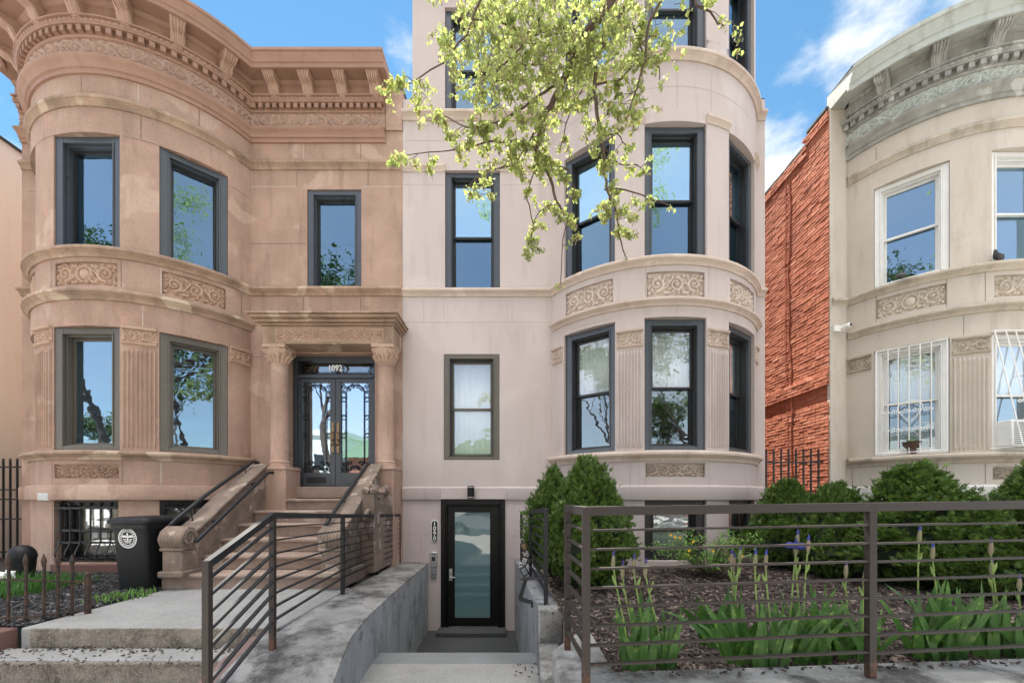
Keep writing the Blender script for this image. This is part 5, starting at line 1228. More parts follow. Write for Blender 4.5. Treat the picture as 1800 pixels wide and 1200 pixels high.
# ---------------------------------------------------------------- old iron fences
o = thing('rusty_picket_fence', (-4.0, 3.6, -1.05), 'low rusty iron picket fence with spear tips at the edge of the black gravel', 'fence')
fx = [(-4.30,3.44),(-4.18,3.46),(-4.07,3.50),(-4.02,3.60),(-3.98,3.70),(-3.95,3.78),(-3.93,3.90)]
fx = [(-4.28,3.40),(-4.18,3.465),(-4.10,3.52),(-4.02,3.585),(-3.97,3.65),(-3.93,3.73),(-3.86,3.80)]
for i, (x, y) in enumerate(fx[:-1]):
    mb = MB(); zt = -.515-.012*i; mb.bar((x, y, -1.08), (x+.004, y, zt), .016, .016)
    mb.tube([(x, y, zt-.02), (x, y, zt), (x, y, zt+.03), (x, y, zt+.075)], [.008,.02,.016,.001], 6); mb.ball((x, y, zt-.025), .016, 8, 5); obj('picket', mb, M['rust'], o)
x, y = fx[-1]; mb = MB(); mb.box(x-.018, x+.018, y-.018, y+.018, -1.07, -.70); mb.ball((x, y, -.69), .02, 8, 5); obj('end_post', mb, M['rust'], o, bevel=.003)
for z0, z1 in ((-.66, -.76), (-.99, -1.02)):
    mb = MB()
    for i in range(len(fx)-1):
        t0, t1 = i/(len(fx)-1), (i+1)/(len(fx)-1); mb.bar((*fx[i], z0+(z1-z0)*t0), (*fx[i+1], z0+(z1-z0)*t1), .022, .014)
    obj('fence_rail', mb, M['rust'], o)
def ironfence(name, label, x0, x1, y, z0, z1, zr_, n):
    o = thing(name, ((x0+x1)/2, y, z0), label, 'fence')
    for i in range(n):
        x = x0+(x1-x0)*(i+.5)/n; mb = MB(); mb.box(x-.011, x+.011, y-.011, y+.011, z0, z1); mb.tube([(x,y,z1),(x,y,z1+.03),(x,y,z1+.05)], [.012,.018,.002], 6); obj('picket', mb, M['blackiron'], o)
    for z in zr_: mb = MB(); mb.box(x0, x1, y-.016, y+.016, z-.012, z+.012); obj('fence_rail', mb, M['blackiron'], o)
    return o
ironfence('side_gate', 'tall black iron gate closing the gap between the peach building and the brownstone', -9.05, -8.12, 7.0, -1.0, .62, (.52, .14, -.02, -.35, -.9), 8)
ironfence('alley_fence', 'black iron fence across the alley in front of the orange brick flank', 4.2, 5.2, 7.0, -1.0, .78, (.60, -.1), 8)
for k, (x, z) in enumerate(((4.95, .12), (5.08, .08))):
    pass
mb = MB(); mb.box(4.1, 5.24, 6.9, 16, -1.3, -1.02); struct('alley_floor', mb, M['slab'])
# ---------------------------------------------------------------- rubbish bin
def bin_(): 
    cx, cy, zb = -4.28, 4.95, -1.05
    o = thing('wheeled_bin', (cx, cy, zb), 'black wheeled rubbish bin with a round white emblem beside the stoop', 'bin')
    F = lambda a, q, z: (cx+a*.74+q*.05, cy+q*.9-a*.05, zb+z)
    def ring(w, d, z, r=.05, q0=0):
        pts = []
        for (sx, sy, a0) in ((1,-1,-90),(1,1,0),(-1,1,90),(-1,-1,180)):
            for k in range(5):
                an = R(a0+k*22.5); pts.append((sx*(w/2-r)+r*math.cos(an), sy*(d/2-r)+r*math.sin(an)+q0, z))
        return pts
    mb = MB(); L = [ring(.47,.50,.0), ring(.485,.52,.06), ring(.55,.60,.66), ring(.555,.605,.70), ring(.60,.65,.705), ring(.60,.65,.76), ring(.555,.60,.762)]; n = 20; vs = []
    for r_ in L: vs += [F(*p) for p in r_]
    fs = [(i*n+k, i*n+(k+1) % n, (i+1)*n+(k+1) % n, (i+1)*n+k) for i in range(len(L)-1) for k in range(n)]+[tuple(reversed(range(n)))]
    mb.add(vs, fs)
    obj('bin_body', mb, M['plastic'], o, smooth=50)
    mb = MB(); L = [ring(.66,.70,.765,.06), ring(.67,.71,.79,.06), ring(.64,.68,.82,.08), ring(.50,.52,.838,.08), ring(.2,.2,.842,.08)]; vs = []
    for r_ in L: vs += [F(*p) for p in r_]
    fs = [(i*n+k, i*n+(k+1) % n, (i+1)*n+(k+1) % n, (i+1)*n+k) for i in range(len(L)-1) for k in range(n)]+[tuple(reversed(range(n))), tuple(range((len(L)-1)*n, len(L)*n))]
    mb.add(vs, fs); mb.tube([F(-.28,.37,.79), F(-.28,.40,.76), F(.28,.40,.76), F(.28,.37,.79)], .016, 8); obj('lid', mb, M['plastic'], o, smooth=50)
    for s in (-1, 1):
        mb = MB(); c = Vector(F(s*.25, .24, .11)); mb.tube([c+Vector((-s*.0,0,0)), c+Vector((s*.055,0,0))], .115, 20); obj('wheel', mb, M['plastic'], o, bevel=.01)
    # emblem: ringed wings and staff
    mb = MB(); q = lambda a, z: F(-.02+(a+.02)*1.34, -.283-.0895*(z-.5)*.9-.010, z)
    ec = (-.02, .60)
    def disc(r0, r1, n=36):
        for i in range(n):
            a, b = 2*math.pi*i/n, 2*math.pi*(i+1)/n
            mb.add([q(ec[0]+r*math.cos(t_), ec[1]+r*math.sin(t_)) for r, t_ in ((r0, a), (r1, a), (r1, b), (r0, b))], [(0,1,2,3)])
    disc(.100, .112); disc(.074, .080)
    for i in range(22):      # the band's small lettering reads only as ticks
        a = 2*math.pi*i/22; mb.add([q(ec[0]+r*math.cos(a+d_), ec[1]+r*math.sin(a+d_)) for r, d_ in ((.084,-.08),(.096,-.08),(.096,.08),(.084,.08))], [(0,1,2,3)])
    mb.add([q(ec[0]-.006, ec[1]-.055), q(ec[0]+.006, ec[1]-.055), q(ec[0]+.010, ec[1]+.06), q(ec[0]-.010, ec[1]+.06)], [(0,1,2,3)])
    for s in (-1, 1):
        mb.add([q(ec[0], ec[1]+.03), q(ec[0]+s*.06, ec[1]+.036), q(ec[0]+s*.072, ec[1]+.01), q(ec[0]+s*.035, ec[1]+.008), q(ec[0], ec[1]+.005)], [(0,1,2,3,4)])
        for k in range(3): z_ = ec[1]-.01-k*.018; mb.add([q(ec[0]+s*.012, z_), q(ec[0]+s*(.06-.012*k), z_+.004), q(ec[0]+s*(.055-.012*k), z_-.008), q(ec[0]+s*.012, z_-.009)], [(0,1,2,3)])
    obj('emblem', mb, M['white'], o, smooth=0, merge=False)
bin_()
# small things by the left bay
q = P(85, 872, 5.84); mb = MB(); mb.box(q.x-.085, q.x+.075, q.y-.05, q.y+.40, q.z-.05, q.z+.04); mb.box(q.x-.09, q.x+.08, q.y-.056, q.y-.0505, q.z-.055, q.z+.045)
o = obj('junction_box', mb, M['greymetal'], bevel=.006); top_loc(o, (q.x, q.y, q.z)); o.data.materials[0] = plain('pale_grey_box', (.5,.52,.5), .5); tag(o, 'pale grey electrical box fixed to the base band of the brownstone bay', 'electrical box')
c = (-6.22, 5.3)
o = thing('domed_container', (c[0], c[1], -1.04), 'round black container with a domed lid behind the rusty fence', 'container')
mb = MB(); mb.lathe([(.09,0),(.11,.02),(.125,.2),(.13,.28)], c[0], c[1], 24, cz=-1.04); obj('drum', mb, M['plastic'], o)
mb = MB(); mb.lathe([(.135,.28),(.137,.31),(.122,.37),(.09,.415),(.05,.44),(.01,.445)], c[0], c[1], 24, cz=-1.04); obj('lid', mb, M['plastic'], o)
rng = random.Random(8); mb = MB(); mb.ball((-6.10, 5.05, -.94), .075, 9, 7, jit=.35, rng=rng, sq=(1, .8, .9)); o = obj('crumpled_bag', mb, M['white'], smooth=0); top_loc(o, (-6.10, 5.05, -1.0)); tag(o, 'crumpled white plastic bag on the grass by the black domed container', 'bag')
# drain pipe right end of middle house
mb = MB(); mb.tube([(4.02,6.70,-1.0),(4.02,6.70,-.1),(4.02,6.86,-.05)], .018, 8); mb.tube([(4.09,6.82,-1.0),(4.09,6.82,-.35),(4.15,6.82,-.3)], .014, 8); o = obj('drain_pipe', mb, M['mauve']); top_loc(o, (4.02, 6.7, -1)); tag(o, 'thin painted pipe at the foot of the mauve house beside the alley', 'pipe')
# ---------------------------------------------------------------- plants
def leafcloud_mesh(name, rng, n, fn, mat, shape):
    pass
def blades(mb, rng, cx, cy, z, n, h, spread, w, mi=0, seg=4):
    for _ in range(n):
        a = rng.uniform(0, 6.283); x = cx+rng.uniform(-.5, .5)*spread[0]; y = cy+rng.uniform(-.5, .5)*spread[1]; hh = h*rng.uniform(.5, 1.1); lean = rng.uniform(.1, .6)*hh
        dx, dy = math.cos(a), math.sin(a); vs = []
        for i in range(seg+1):
            t_ = i/seg; o_ = lean*t_*t_; ww = w*(1-t_)**.6*.5; vs += [(x+dx*o_-dy*ww, y+dy*o_+dx*ww, z+hh*t_), (x+dx*o_+dy*ww, y+dy*o_-dx*ww, z+hh*t_)]
        mb.add(vs, [(2*i, 2*i+1, 2*i+3, 2*i+2) for i in range(seg)], mi)
rng = random.Random(21)
mb = MB(); blades(mb, rng, -5.9, 4.75, -1.05, 2600, .17, (1.5, .95), .008); o = obj('grass', mb, M['grass'], merge=False); o['kind'] = 'stuff'
mb = MB(); 
for cx, cy in ((-4.14,4.55),(-4.22,4.35),(-4.05,4.40),(-4.12,4.2)): blades(mb, rng, cx, cy, -1.05, 34, .075, (.34,.24), .022)
o = obj('weeds', mb, M['shrubleaf'], merge=False); o['kind'] = 'stuff'
# arborvitae
def thuja(seed, h, r, n, name, label, ex=.78):
    rng = np.random.default_rng(seed); o = thing('arborvitae', (0,0,0), label, 'shrub', 'arborvitae in the front gardens')
    lob = [(rng.uniform(0, 6.28), rng.uniform(.1, .75), rng.uniform(.12, .34)) for _ in range(16)]
    def rad(a, t_):
        base = r*(np.sin(min(1, (t_+.10)/.42)*math.pi/2))*(1-max(0, t_-.22)/.80)**ex
        m = 1+.10*math.sin(3*a+seed+t_*2)+.07*math.sin(5*a-2*t_*6+seed*2)
        for la, lt, ls in lob:
            da = (a-la+math.pi) % (2*math.pi)-math.pi; m += ls*math.exp(-(da/.38)**2-((t_-lt)/.09)**2)
        return base*m
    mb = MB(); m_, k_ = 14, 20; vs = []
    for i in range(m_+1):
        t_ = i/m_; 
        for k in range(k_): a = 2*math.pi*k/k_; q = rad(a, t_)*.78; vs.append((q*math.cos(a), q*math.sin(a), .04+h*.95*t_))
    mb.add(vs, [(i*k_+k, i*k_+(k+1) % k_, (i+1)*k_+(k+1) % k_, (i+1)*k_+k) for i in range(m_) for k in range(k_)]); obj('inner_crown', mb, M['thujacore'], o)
    mb = MB(); mb.tube([(0,0,-.02),(0,0,.3),(0,0,h*.6)], [.03,.025,.01], 8); obj('trunk', mb, M['bark'], o)
    V = []; Fc = []; nt = 150; tuf = []
    for i in range(nt):      # upright tufts over the crown
        t_ = 1-(1-(i+.5)/nt)**.75; a = i*2.39996+rng.uniform(-.3, .3); q = rad(a, t_)*rng.uniform(.72, 1.12)
        tuf.append((np.array([q*math.cos(a), q*math.sin(a), .02+h*t_*.97]), a, t_, rng.uniform(.09, .21)*(1 if t_ < .85 else .8)))
    for k in range(7): a = rng.uniform(0, 6.28); q = rng.uniform(0, .10); tuf.append((np.array([q*math.cos(a), q*math.sin(a), h*rng.uniform(.84, .98)]), a, .97, rng.uniform(.10, .16)))
    for k in range(22): a = rng.uniform(0, 6.28); t_ = rng.uniform(.3, .85); q = rad(a, t_)*.98; tuf.append((np.array([q*math.cos(a), q*math.sin(a), h*t_]), a, t_, rng.uniform(.16, .24)))
    nt = len(tuf)
    for j in range(n):
        c0, a0, t0, tl = tuf[rng.integers(nt)]; f_ = rng.uniform(0, 1); wd = .052*(1-f_)**.6+.004
        lean = np.array([math.cos(a0), math.sin(a0), 0])*.35*(1-t0); axis = lean+np.array([0,0,1.]); axis /= np.linalg.norm(axis)
        c = c0+axis*tl*f_+rng.normal(0, 1, 3)*np.array([wd, wd, .012])
        dr = c-c0-axis*tl*f_; ax = axis*rng.uniform(.6, 1.2)+dr/(np.linalg.norm(dr)+1e-6)*rng.uniform(.3, 1.0)+rng.normal(0, .2, 3); ax /= np.linalg.norm(ax)
        sd_ = np.cross(ax, rng.normal(0, 1, 3)); sd_ /= np.linalg.norm(sd_)
        L_ = rng.uniform(.035, .07)
        for f in range(7):
            s0 = (f//2)/3.6 if f < 6 else .75; sg = (1 if f % 2 else -1)*(1 if f < 6 else 0)
            b0 = c+ax*L_*s0*.8; dirv = ax*(.8)+sd_*sg*.75; dirv /= np.linalg.norm(dirv); ln = L_*(.55-.2*s0) if f < 6 else L_*.45
            pe = np.cross(dirv, np.cross(ax, sd_)); pe /= (np.linalg.norm(pe)+1e-9); ww = ln*.19
            b = len(V); V += [tuple(b0-pe*ww*.5), tuple(b0+dirv*ln*.6-pe*ww), tuple(b0+dirv*ln), tuple(b0+dirv*ln*.6+pe*ww), tuple(b0+pe*ww*.5)]; Fc.append((b, b+1, b+2, b+3, b+4))
    m = MB(); m.v = V; m.f = Fc; m.m = [0]*len(Fc); obj('foliage', m, M['thuja'], o, smooth=0, merge=False); return o
t1 = thuja(1, 1.34, .44, 11000, 'a', 'tallest arborvitae beside the sunken entry, close behind the short railing', .66); t1.location = (.82, 4.55, -1.0); t1.scale = (.92, .92, 1.0)
t2 = thuja(2, 1.28, .42, 9500, 'b', 'second arborvitae by the sunken entry, half hidden behind the tallest one'); t2.location = (.54, 5.4, -.99); t2.scale = (.8, .8, 1.0)
t3 = thuja(3, 1.12, .55, 10500, 'c', 'leftmost of the right hedge arborvitae, its round top in front of the alley fence'); t3.location = (3.80, 5.75, -.98)
for src, loc, rz, sc, lab in ((t3, (4.35, 5.60, -.98), 2.1, (.9,.9,.97), 'second arborvitae of the right hedge, small and below the corner of the cream house'),
        (t1, (4.55, 4.72, -1.0), 1.3, (1.35,1.35,.97), 'broad pointed arborvitae in the middle of the right hedge, below the flower pot window'),
        (t3, (3.95, 5.15, -1.0), 4.0, (.62,.62,.95), 'narrow low arborvitae squeezed in the hedge just left of the railing post'),
        (t2, (4.55, 4.10, -1.0), 3.4, (.85,.85,.72), 'low sparse arborvitae before the last one at the right edge'),
        (t1, (5.05, 3.98, -1.0), 5.0, (1.0,1.0,.94), 'arborvitae cut off by the right edge of the photo')):
    copy_thing(src, loc, lab, rz, sc)
# irises
def iris(seed, nl, ns, h, label, loc, flower=None):
    rng = random.Random(seed); seed_l = rng.random(); o = thing('iris_clump', loc, label, 'plant', 'iris clumps behind the front railing')
    mb = MB()
    for i in range(int(nl*1.5)):
        fan = rng.uniform(-1, 1); az = rng.choice([0, math.pi])+rng.uniform(-1.2, 1.2); hh = h*rng.uniform(.75, 1.4); ln = abs(fan)*hh*(.5+.5*seed_l); w = rng.uniform(.040, .064)
        bx, by = loc[0]+rng.uniform(-.14, .14), loc[1]+rng.uniform(-.08, .08); dx, dy = math.cos(az), math.sin(az)*.6; tw = rng.uniform(-.9, .9); vs = []; n = 9; droop = rng.random() < .32
        for k in range(n):
            t_ = k/(n-1); o_ = ln*(t_**1.4); z = loc[2]-.01+hh*(t_-(.22 if not droop else .45)*t_*t_*abs(fan)); ww = w*(.8+.45*math.sin(min(1, t_*1.5)*2.2))*(1-t_)**.55*.5
            a2 = az+math.pi/2*(0) + tw*t_; sx_, sy_ = math.cos(a2*.3+.1*tw), math.sin(a2*.3)*.5; c_ = Vector((bx+dx*o_, by+dy*o_, z))
            tang = Vector((dx*ln, dy*ln, hh)).normalized(); sdv = Vector((tang.z, 0, -tang.x)).normalized()*1.0+Vector((0, tw*.8, 0)); sdv.normalize(); nn = tang.cross(sdv)*.12*ww
            vs += [tuple(c_-sdv*ww), tuple(c_+nn), tuple(c_+sdv*ww)]
        mb.add(vs, [(3*k+j, 3*k+j+1, 3*k+j+4, 3*k+j+3) for k in range(n-1) for j in (0, 1)])
    obj('leaves', mb, M['iris'], o, merge=False, smooth=80)
    for s in range(ns):
        x = loc[0]+rng.uniform(-.12, .12); y = loc[1]+rng.uniform(-.06, .06); hh = h*rng.uniform(1.45, 1.85); lx = rng.uniform(-.10, .10)
        f = lambda t_: Vector((x+lx*t_+.01*math.sin(t_*5), y, loc[2]+hh*t_)); mb = MB()
        mb.tube([f(t_/6) for t_ in range(7)], [.0065,.006,.0055,.005,.0048,.0045,.004], 6); top = f(1)
        sb = f(.78); e = sb+Vector((rng.choice([-1, 1])*.025, 0, .07)); mb.tube([sb, sb.lerp(e, .6), e], [.004,.009,.003], 6)
        stk = obj('stalk', mb, M['stalk'], o)
        mb = MB(); mb.tube([top+Vector((0,0,-.035)), top, top+Vector((.003,0,.035)), top+Vector((.004,0,.06))], [.005,.0125,.010,.005], 7); obj('bud_sheath', mb, M['bud'], stk)
        mb = MB(); mb.tube([top+Vector((.003,0,.045)), top+Vector((.004,0,.062)), top+Vector((.006,0,.085))], [.007,.0075,.001], 7)
        if flower and s == 0:
            for k in range(7):
                a = k*.9; p1 = top+Vector((.045*math.cos(a), .045*math.sin(a), .045)); mb.ball(top.lerp(p1, .8), .022, 8, 6, sq=(1, 1, .8), jit=.2, rng=rng)
        obj('flower', mb, M['blue'] if (flower or seed % 2) else M['purple'], stk)
    return o
IR = [(1140,1168,2.38,22,5,.34,'leftmost iris clump by the corner post, purple buds on thin stalks',None),(1325,1165,2.40,24,2,.37,'iris clump left of centre with tall upright leaves, second from the corner post',None),
      (1268,1140,2.75,10,3,.34,'slim iris with tall bare stalks set back between the two left clumps',None),
      (1420,1150,2.50,22,4,.38,'iris clump with an opening bright blue flower just left of the middle railing post','b'),(1490,1145,2.55,16,3,.36,'iris clump right behind the middle railing post',None),
      (1640,1145,2.55,24,3,.38,'iris clump with a bright blue bud, first to the right of the middle post',None),(1735,1140,2.60,22,2,.38,'iris clump near the right edge with broad dark leaves',None),(1795,1135,2.6,14,1,.33,'iris clump cut off by the right edge of the photo',None)]
for i, (px, py, d_, nl, ns, h, lab, fl) in enumerate(IR):
    h *= (1, .93, 1.05, 1.08, .9, 1.06, .95, .9)[i]; ns = max(1, ns-(i in (0, 3, 5)))
    q = P(px, py, d_); iris(200+i, nl, ns, h, lab, (q.x, q.y, bedz(q.x, q.y)), fl)
# kerria
q = Vector((2.42, 5.15, -1.0)); o = thing('flowering_shrub', q, 'low light green shrub with small yellow flowers below the bay window', 'shrub'); rng = random.Random(77)
mbs, mbl, mbf = MB(), MB(), MB()
for k in range(60):
    a = rng.uniform(0, 6.28); L_ = rng.uniform(.3, .85); hh = rng.uniform(.2, .56); sx_ = math.cos(a); sy_ = math.sin(a)*.7
    f = lambda t_: q+Vector((sx_*L_*t_, sy_*L_*t_, .02+hh*math.sin(t_*2.0)*1.05)); mbs.tube([f(i/7) for i in range(8)], [.005*(1-i/9) for i in range(8)], 4)
    for i in range(46):
        t_ = rng.uniform(.2, 1); p = f(t_)+Vector((rng.uniform(-.05, .05), rng.uniform(-.05, .05), rng.uniform(-.03, .03))); d1 = Vector((rng.uniform(-1, 1), rng.uniform(-1, 1), rng.uniform(-.3, .6))).normalized(); s_ = rng.uniform(.02, .038); d2 = d1.cross(Vector((rng.uniform(-.3,.3), rng.uniform(-.3,.3), 1))).normalized()
        mbl.add([p, p+d1*s_*.7+d2*s_*.35, p+d1*s_*1.6, p+d1*s_*.7-d2*s_*.35], [(0,1,2,3)])
for k in range(15):
    a = rng.uniform(0, 6.28); t_ = rng.uniform(.3, .95); p = q+Vector((math.cos(a)*.68*t_, math.sin(a)*.45*t_-.08, .16+rng.uniform(.12, .40)*math.sin(t_*2)))
    for j in range(5): an = j*1.257; d1 = Vector((math.cos(an), -.35, math.sin(an))); d2 = Vector((-math.sin(an), 0, math.cos(an))); mbf.add([p, p+d1*.011+d2*.008, p+d1*.022, p+d1*.011-d2*.008], [(0,1,2,3)])
obj('stems', mbs, M['twig'], o); obj('foliage', mbl, M['shrubleaf'], o, smooth=0, merge=False); obj('flowers', mbf, M['yellow'], o, smooth=0, merge=False)
# ---------------------------------------------------------------- street maple whose bough hangs into view
mp_ = thing('maple_tree', (1.9, -2.2, -1.55), 'street maple with fresh yellow-green leaves whose bough hangs over the mauve house', 'tree')
rng = random.Random(4); BR = []
def pxd(px, py, d): v = P(px, py, d); return v
DD = 3.3
def gb(pts, d0, d1, r0, r1):
    n = len(pts); return [pxd(x, y, d0+(d1-d0)*i/(n-1)) for i, (x, y) in enumerate(pts)], [r0+(r1-r0)*i/(n-1) for i in range(n)]
G_ = [gb([(1110,-60),(1073,0),(1037,50),(1030,63),(1013,87),(997,127),(983,157),(967,187),(950,213),(943,263),(967,313),(978,353),(993,377)], 3.0, 3.4, .030, .005),
 gb([(1037,55),(1040,83),(1047,127),(1045,167),(1050,207),(1057,240),(1062,290),(1067,333),(1080,363),(1088,410),(1100,452)], 3.15, 3.3, .014, .003),
 gb([(1130,-60),(1100,0),(1083,43),(1063,73),(1047,103),(1032,117),(1017,150),(990,185)], 3.3, 3.5, .014, .004),
 gb([(985,-40),(940,50),(913,87),(867,133),(830,150)], 2.9, 2.8, .007, .002),
 gb([(1090,-30),(1070,63),(1047,97),(1030,140),(1000,200),(985,260)], 3.5, 3.7, .010, .003),
 gb([(1063,333),(1100,333),(1143,350),(1180,362)], 3.3, 3.2, .005, .002),
 gb([(943,263),(907,247),(867,250),(830,256),(780,265),(700,275)], 3.25, 3.1, .008, .002),
 gb([(1217,-40),(1225,10),(1247,20),(1263,43),(1273,45)], 3.1, 3.1, .007, .003),
 gb([(1180,-30),(1140,40),(1135,100),(1120,150),(1100,210)], 3.0, 3.1, .008, .003),
 gb([(943,263),(960,280),(1000,300),(1010,330),(990,420),(985,500)], 3.3, 3.35, .006, .002),
 gb([(860,-40),(820,60),(780,110),(715,150)], 2.7, 2.8, .006, .002),
 gb([(1062,260),(1090,290),(1120,290),(1130,300)], 3.3, 3.25, .004, .002), gb([(1110,40),(1130,90),(1160,120),(1160,150)], 3.1, 3.1, .005, .002), gb([(940,300),(925,345),(940,400),(930,425)], 3.3, 3.3, .004, .002),
 gb([(1030,63),(980,45),(940,60),(880,40),(800,30)], 3.05, 2.9, .010, .003),
 gb([(975,150),(920,190),(880,215),(820,225),(770,200)], 3.2, 3.0, .007, .002),
 gb([(950,215),(905,290),(850,300),(820,330)], 3.3, 3.2, .005, .002),
 gb([(978,353),(950,370),(930,410)], 3.4, 3.3, .004, .002),
 gb([(1045,150),(1090,140),(1130,100),(1165,95)], 3.2, 3.1, .006, .002),
 gb([(1057,240),(1085,235),(1100,255)], 3.25, 3.2, .004, .002),
 gb([(1010,90),(950,110),(890,120),(850,170)], 3.1, 3.3, .007, .002)]
mbb = MB()
for pts, rr in G_:
    # smooth the guide a little with midpoint jitter
    P2 = []; R2 = []
    for i in range(len(pts)-1):
        for k in range(3):
            t_ = k/3; P2.append(pts[i].lerp(pts[i+1], t_)+Vector((rng.uniform(-1,1), rng.uniform(-1,1), rng.uniform(-1,1)))*.006); R2.append(rr[i]+(rr[i+1]-rr[i])*t_)
    P2.append(pts[-1]); R2.append(rr[-1]); mbb.tube(P2, [r_*1.3+.0008 for r_ in R2], 7); BR.append((P2, R2))
# limbs joining the guides to the trunk behind the camera
trunk_top = Vector((1.9, -2.2, 2.2))
mbt = MB(); tp = [Vector((1.9,-2.2,-1.6)), Vector((1.88,-2.2,-.8)), Vector((1.93,-2.18,.4)), Vector((1.86,-2.2,1.6)), trunk_top, Vector((2.0,-2.3,4.5)), Vector((1.8,-2.3,7.5)), Vector((1.9,-2.2,10.5))]
mbt.tube(tp, [.23,.17,.155,.145,.14,.10,.07,.03], 14); obj('trunk', mbt, M['bark'], mp_)
for gi in (0, 2, 3, 7, 8, 10, 4):
    a = BR[gi][0][0]; r_ = BR[gi][1][0]; h0 = trunk_top+Vector((0, 0, .4*gi % 1.7)); m1 = h0.lerp(a, .45)+Vector((rng.uniform(-.2,.2), 0, 1.1)); pts = []
    for i in range(9): t_ = i/8; pts.append(h0*(1-t_)**2+m1*2*t_*(1-t_)+a*t_*t_)
    mbb.tube(pts, [r_*1.15+(.055-r_*1.1)*(1-i/8) for i in range(9)], 7)
twigs = []; leaf_sites = []
def twig(p, dirv, L_, r_, dep=0):
    n = 5; pts = [p]; d_ = dirv.normalized()
    for i in range(n):
        d_ = (d_+Vector((rng.uniform(-.3,.3), rng.uniform(-.3,.3), rng.uniform(-.42,.2)))).normalized(); pts.append(pts[-1]+d_*L_/n)
    mbb.tube(pts, [r_*(1-.7*i/n) for i in range(n+1)], 4, caps=False)
    leaf_sites.append(pts[-1]); leaf_sites.append(pts[3])
    if rng.random() < .55: leaf_sites.append(pts[2])
    if dep == 0:
        for k in (2, 4):
            if rng.random() < .6: twig(pts[k], Vector((rng.uniform(-1,1), rng.uniform(-1,1), rng.uniform(-.5,.4))), L_*.55, r_*.6, 1)
def screen(p): return 900+FPX*p.x/p.y, 875-FPX*p.z/p.y
for (P2, R2) in BR:
    L_tot = sum((b-a).length for a, b in zip(P2, P2[1:])); n = int(L_tot/.038)
    for k in range(n):
        t_ = rng.random(); i = min(len(P2)-2, int(t_*(len(P2)-1))); p = P2[i].lerp(P2[i+1], rng.random()); sx_, sy_ = screen(p)
        dens = .62 if sy_ < 200 else (.55 if sy_ < 330 else .55)
        if sx_ > 1150: dens *= .45
        if 990 < sx_ < 1100 and 100 < sy_ < 330: dens *= .6
        if rng.random() > dens: continue
        up = 1 if sy_ < 200 else .55
        twig(p, Vector((rng.uniform(-1,1), rng.uniform(-1,1), rng.uniform(-.7,.3))), rng.uniform(.09, .34)*up, .0026)
    leaf_sites.append(P2[-1])
# denser crown toward the top left
for k in range(260):
    px = rng.triangular(735, 1215, 900); py = rng.triangular(-90, 215, 20)
    if px > 1080 and py > 130: continue
    if px < 800 and py > 60 and rng.random() < .5: continue
    p = pxd(px, py, rng.uniform(2.7, 3.8)); leaf_sites.append(p); mbb.tube([p+Vector((0,0,0)), p+Vector((rng.uniform(-.06,.06), rng.uniform(-.08,.08), rng.uniform(.03,.1)))], [.002,.0028], 4, caps=False)
    for j in range(2): leaf_sites.append(p+Vector((rng.uniform(-.07,.07), rng.uniform(-.07,.07), rng.uniform(-.05,.05))))
obj('branches', mbb, M['twig'], mp_, merge=False)
OUT = [(0,0),(.28,-.06),(.46,.12),(.34,.30),(.60,.46),(.36,.56),(.30,.72),(.12,.70),(0,1.02)]
OUT = OUT+[(-x, y) for x, y in reversed(OUT[1:-1])]
def leaf(V, F_, p, dirv, side, s, fold):
    n = dirv.cross(side); b = len(V)
    for (x, y) in OUT: V.append(tuple(p+dirv*(y*s)+side*(x*s)+n*(abs(x)*fold*s)-n*(y*y*.18*s)))
    V.append(tuple(p+dirv*(.45*s)-n*.04*s)); c_ = b+len(OUT)
    for i in range(len(OUT)): F_.append((b+i, b+(i+1) % len(OUT), c_))
V = []; F_ = []; VF = []; FF = []
for p in leaf_sites:
    if not (2.2 < p.y): continue
    k_ = rng.randint(5, 7)
    for _ in range(k_):
        d_ = Vector((rng.uniform(-.9,.9), rng.uniform(-.9,.9), rng.uniform(-1.1,.15))).normalized(); sd_ = d_.cross(Vector((rng.uniform(-1,1), rng.uniform(-1,1), rng.uniform(-.4,1)))).normalized(); q = p+Vector((rng.uniform(-1,1), rng.uniform(-1,1), rng.uniform(-1,1)))*.018
        leaf(V, F_, q+d_*.008, d_, sd_, rng.uniform(.017, .035), rng.uniform(.1, .6))
    if rng.random() < .5:     # hanging flower tassels
        for _ in range(5):
            q = p+Vector((rng.uniform(-1,1), rng.uniform(-1,1), rng.uniform(-1,.3)))*.02; e = q+Vector((rng.uniform(-.01,.01), rng.uniform(-.01,.01), -.025)); b = len(VF); w = Vector((.0025, .0015, 0)); VF += [tuple(q-w), tuple(q+w), tuple(e+w*1.5), tuple(e-w*1.5)]; FF.append((b, b+1, b+2, b+3))
mbl2 = MB()
def limb(p, d_, L_, r_, dep):
    pts = [p]; rr = [r_]
    for i in range(4): d_ = (d_+Vector((rng.uniform(-.25,.25), rng.uniform(-.25,.25), .04))).normalized(); pts.append(pts[-1]+d_*L_/4); rr.append(r_*(1-.12*(i+1)))
    if max(q.y-.45*q.z for q in pts) > 0: return
    mbl2.tube(pts, rr, 6, caps=False)
    if dep <= 1:
        for q in pts[1:]:
            for _ in range(9):
                c_ = q+Vector((rng.gauss(0,1), rng.gauss(0,1), rng.gauss(0,1)))*.16; d1 = Vector((rng.uniform(-1,1), rng.uniform(-1,1), rng.uniform(-1,.2))).normalized(); s1 = d1.cross(Vector((rng.uniform(-1,1), rng.uniform(-1,1), 1))).normalized(); leaf(V, F_, c_, d1, s1, rng.uniform(.05, .085), .3)
    if dep == 0: return
    for k in range(3): limb(pts[-1] if k < 2 else pts[2], (d_+Vector((rng.uniform(-.9,.9), rng.uniform(-.9,.9), rng.uniform(-.2,.4)))).normalized(), L_*.72, rr[-1]*.7, dep-1)
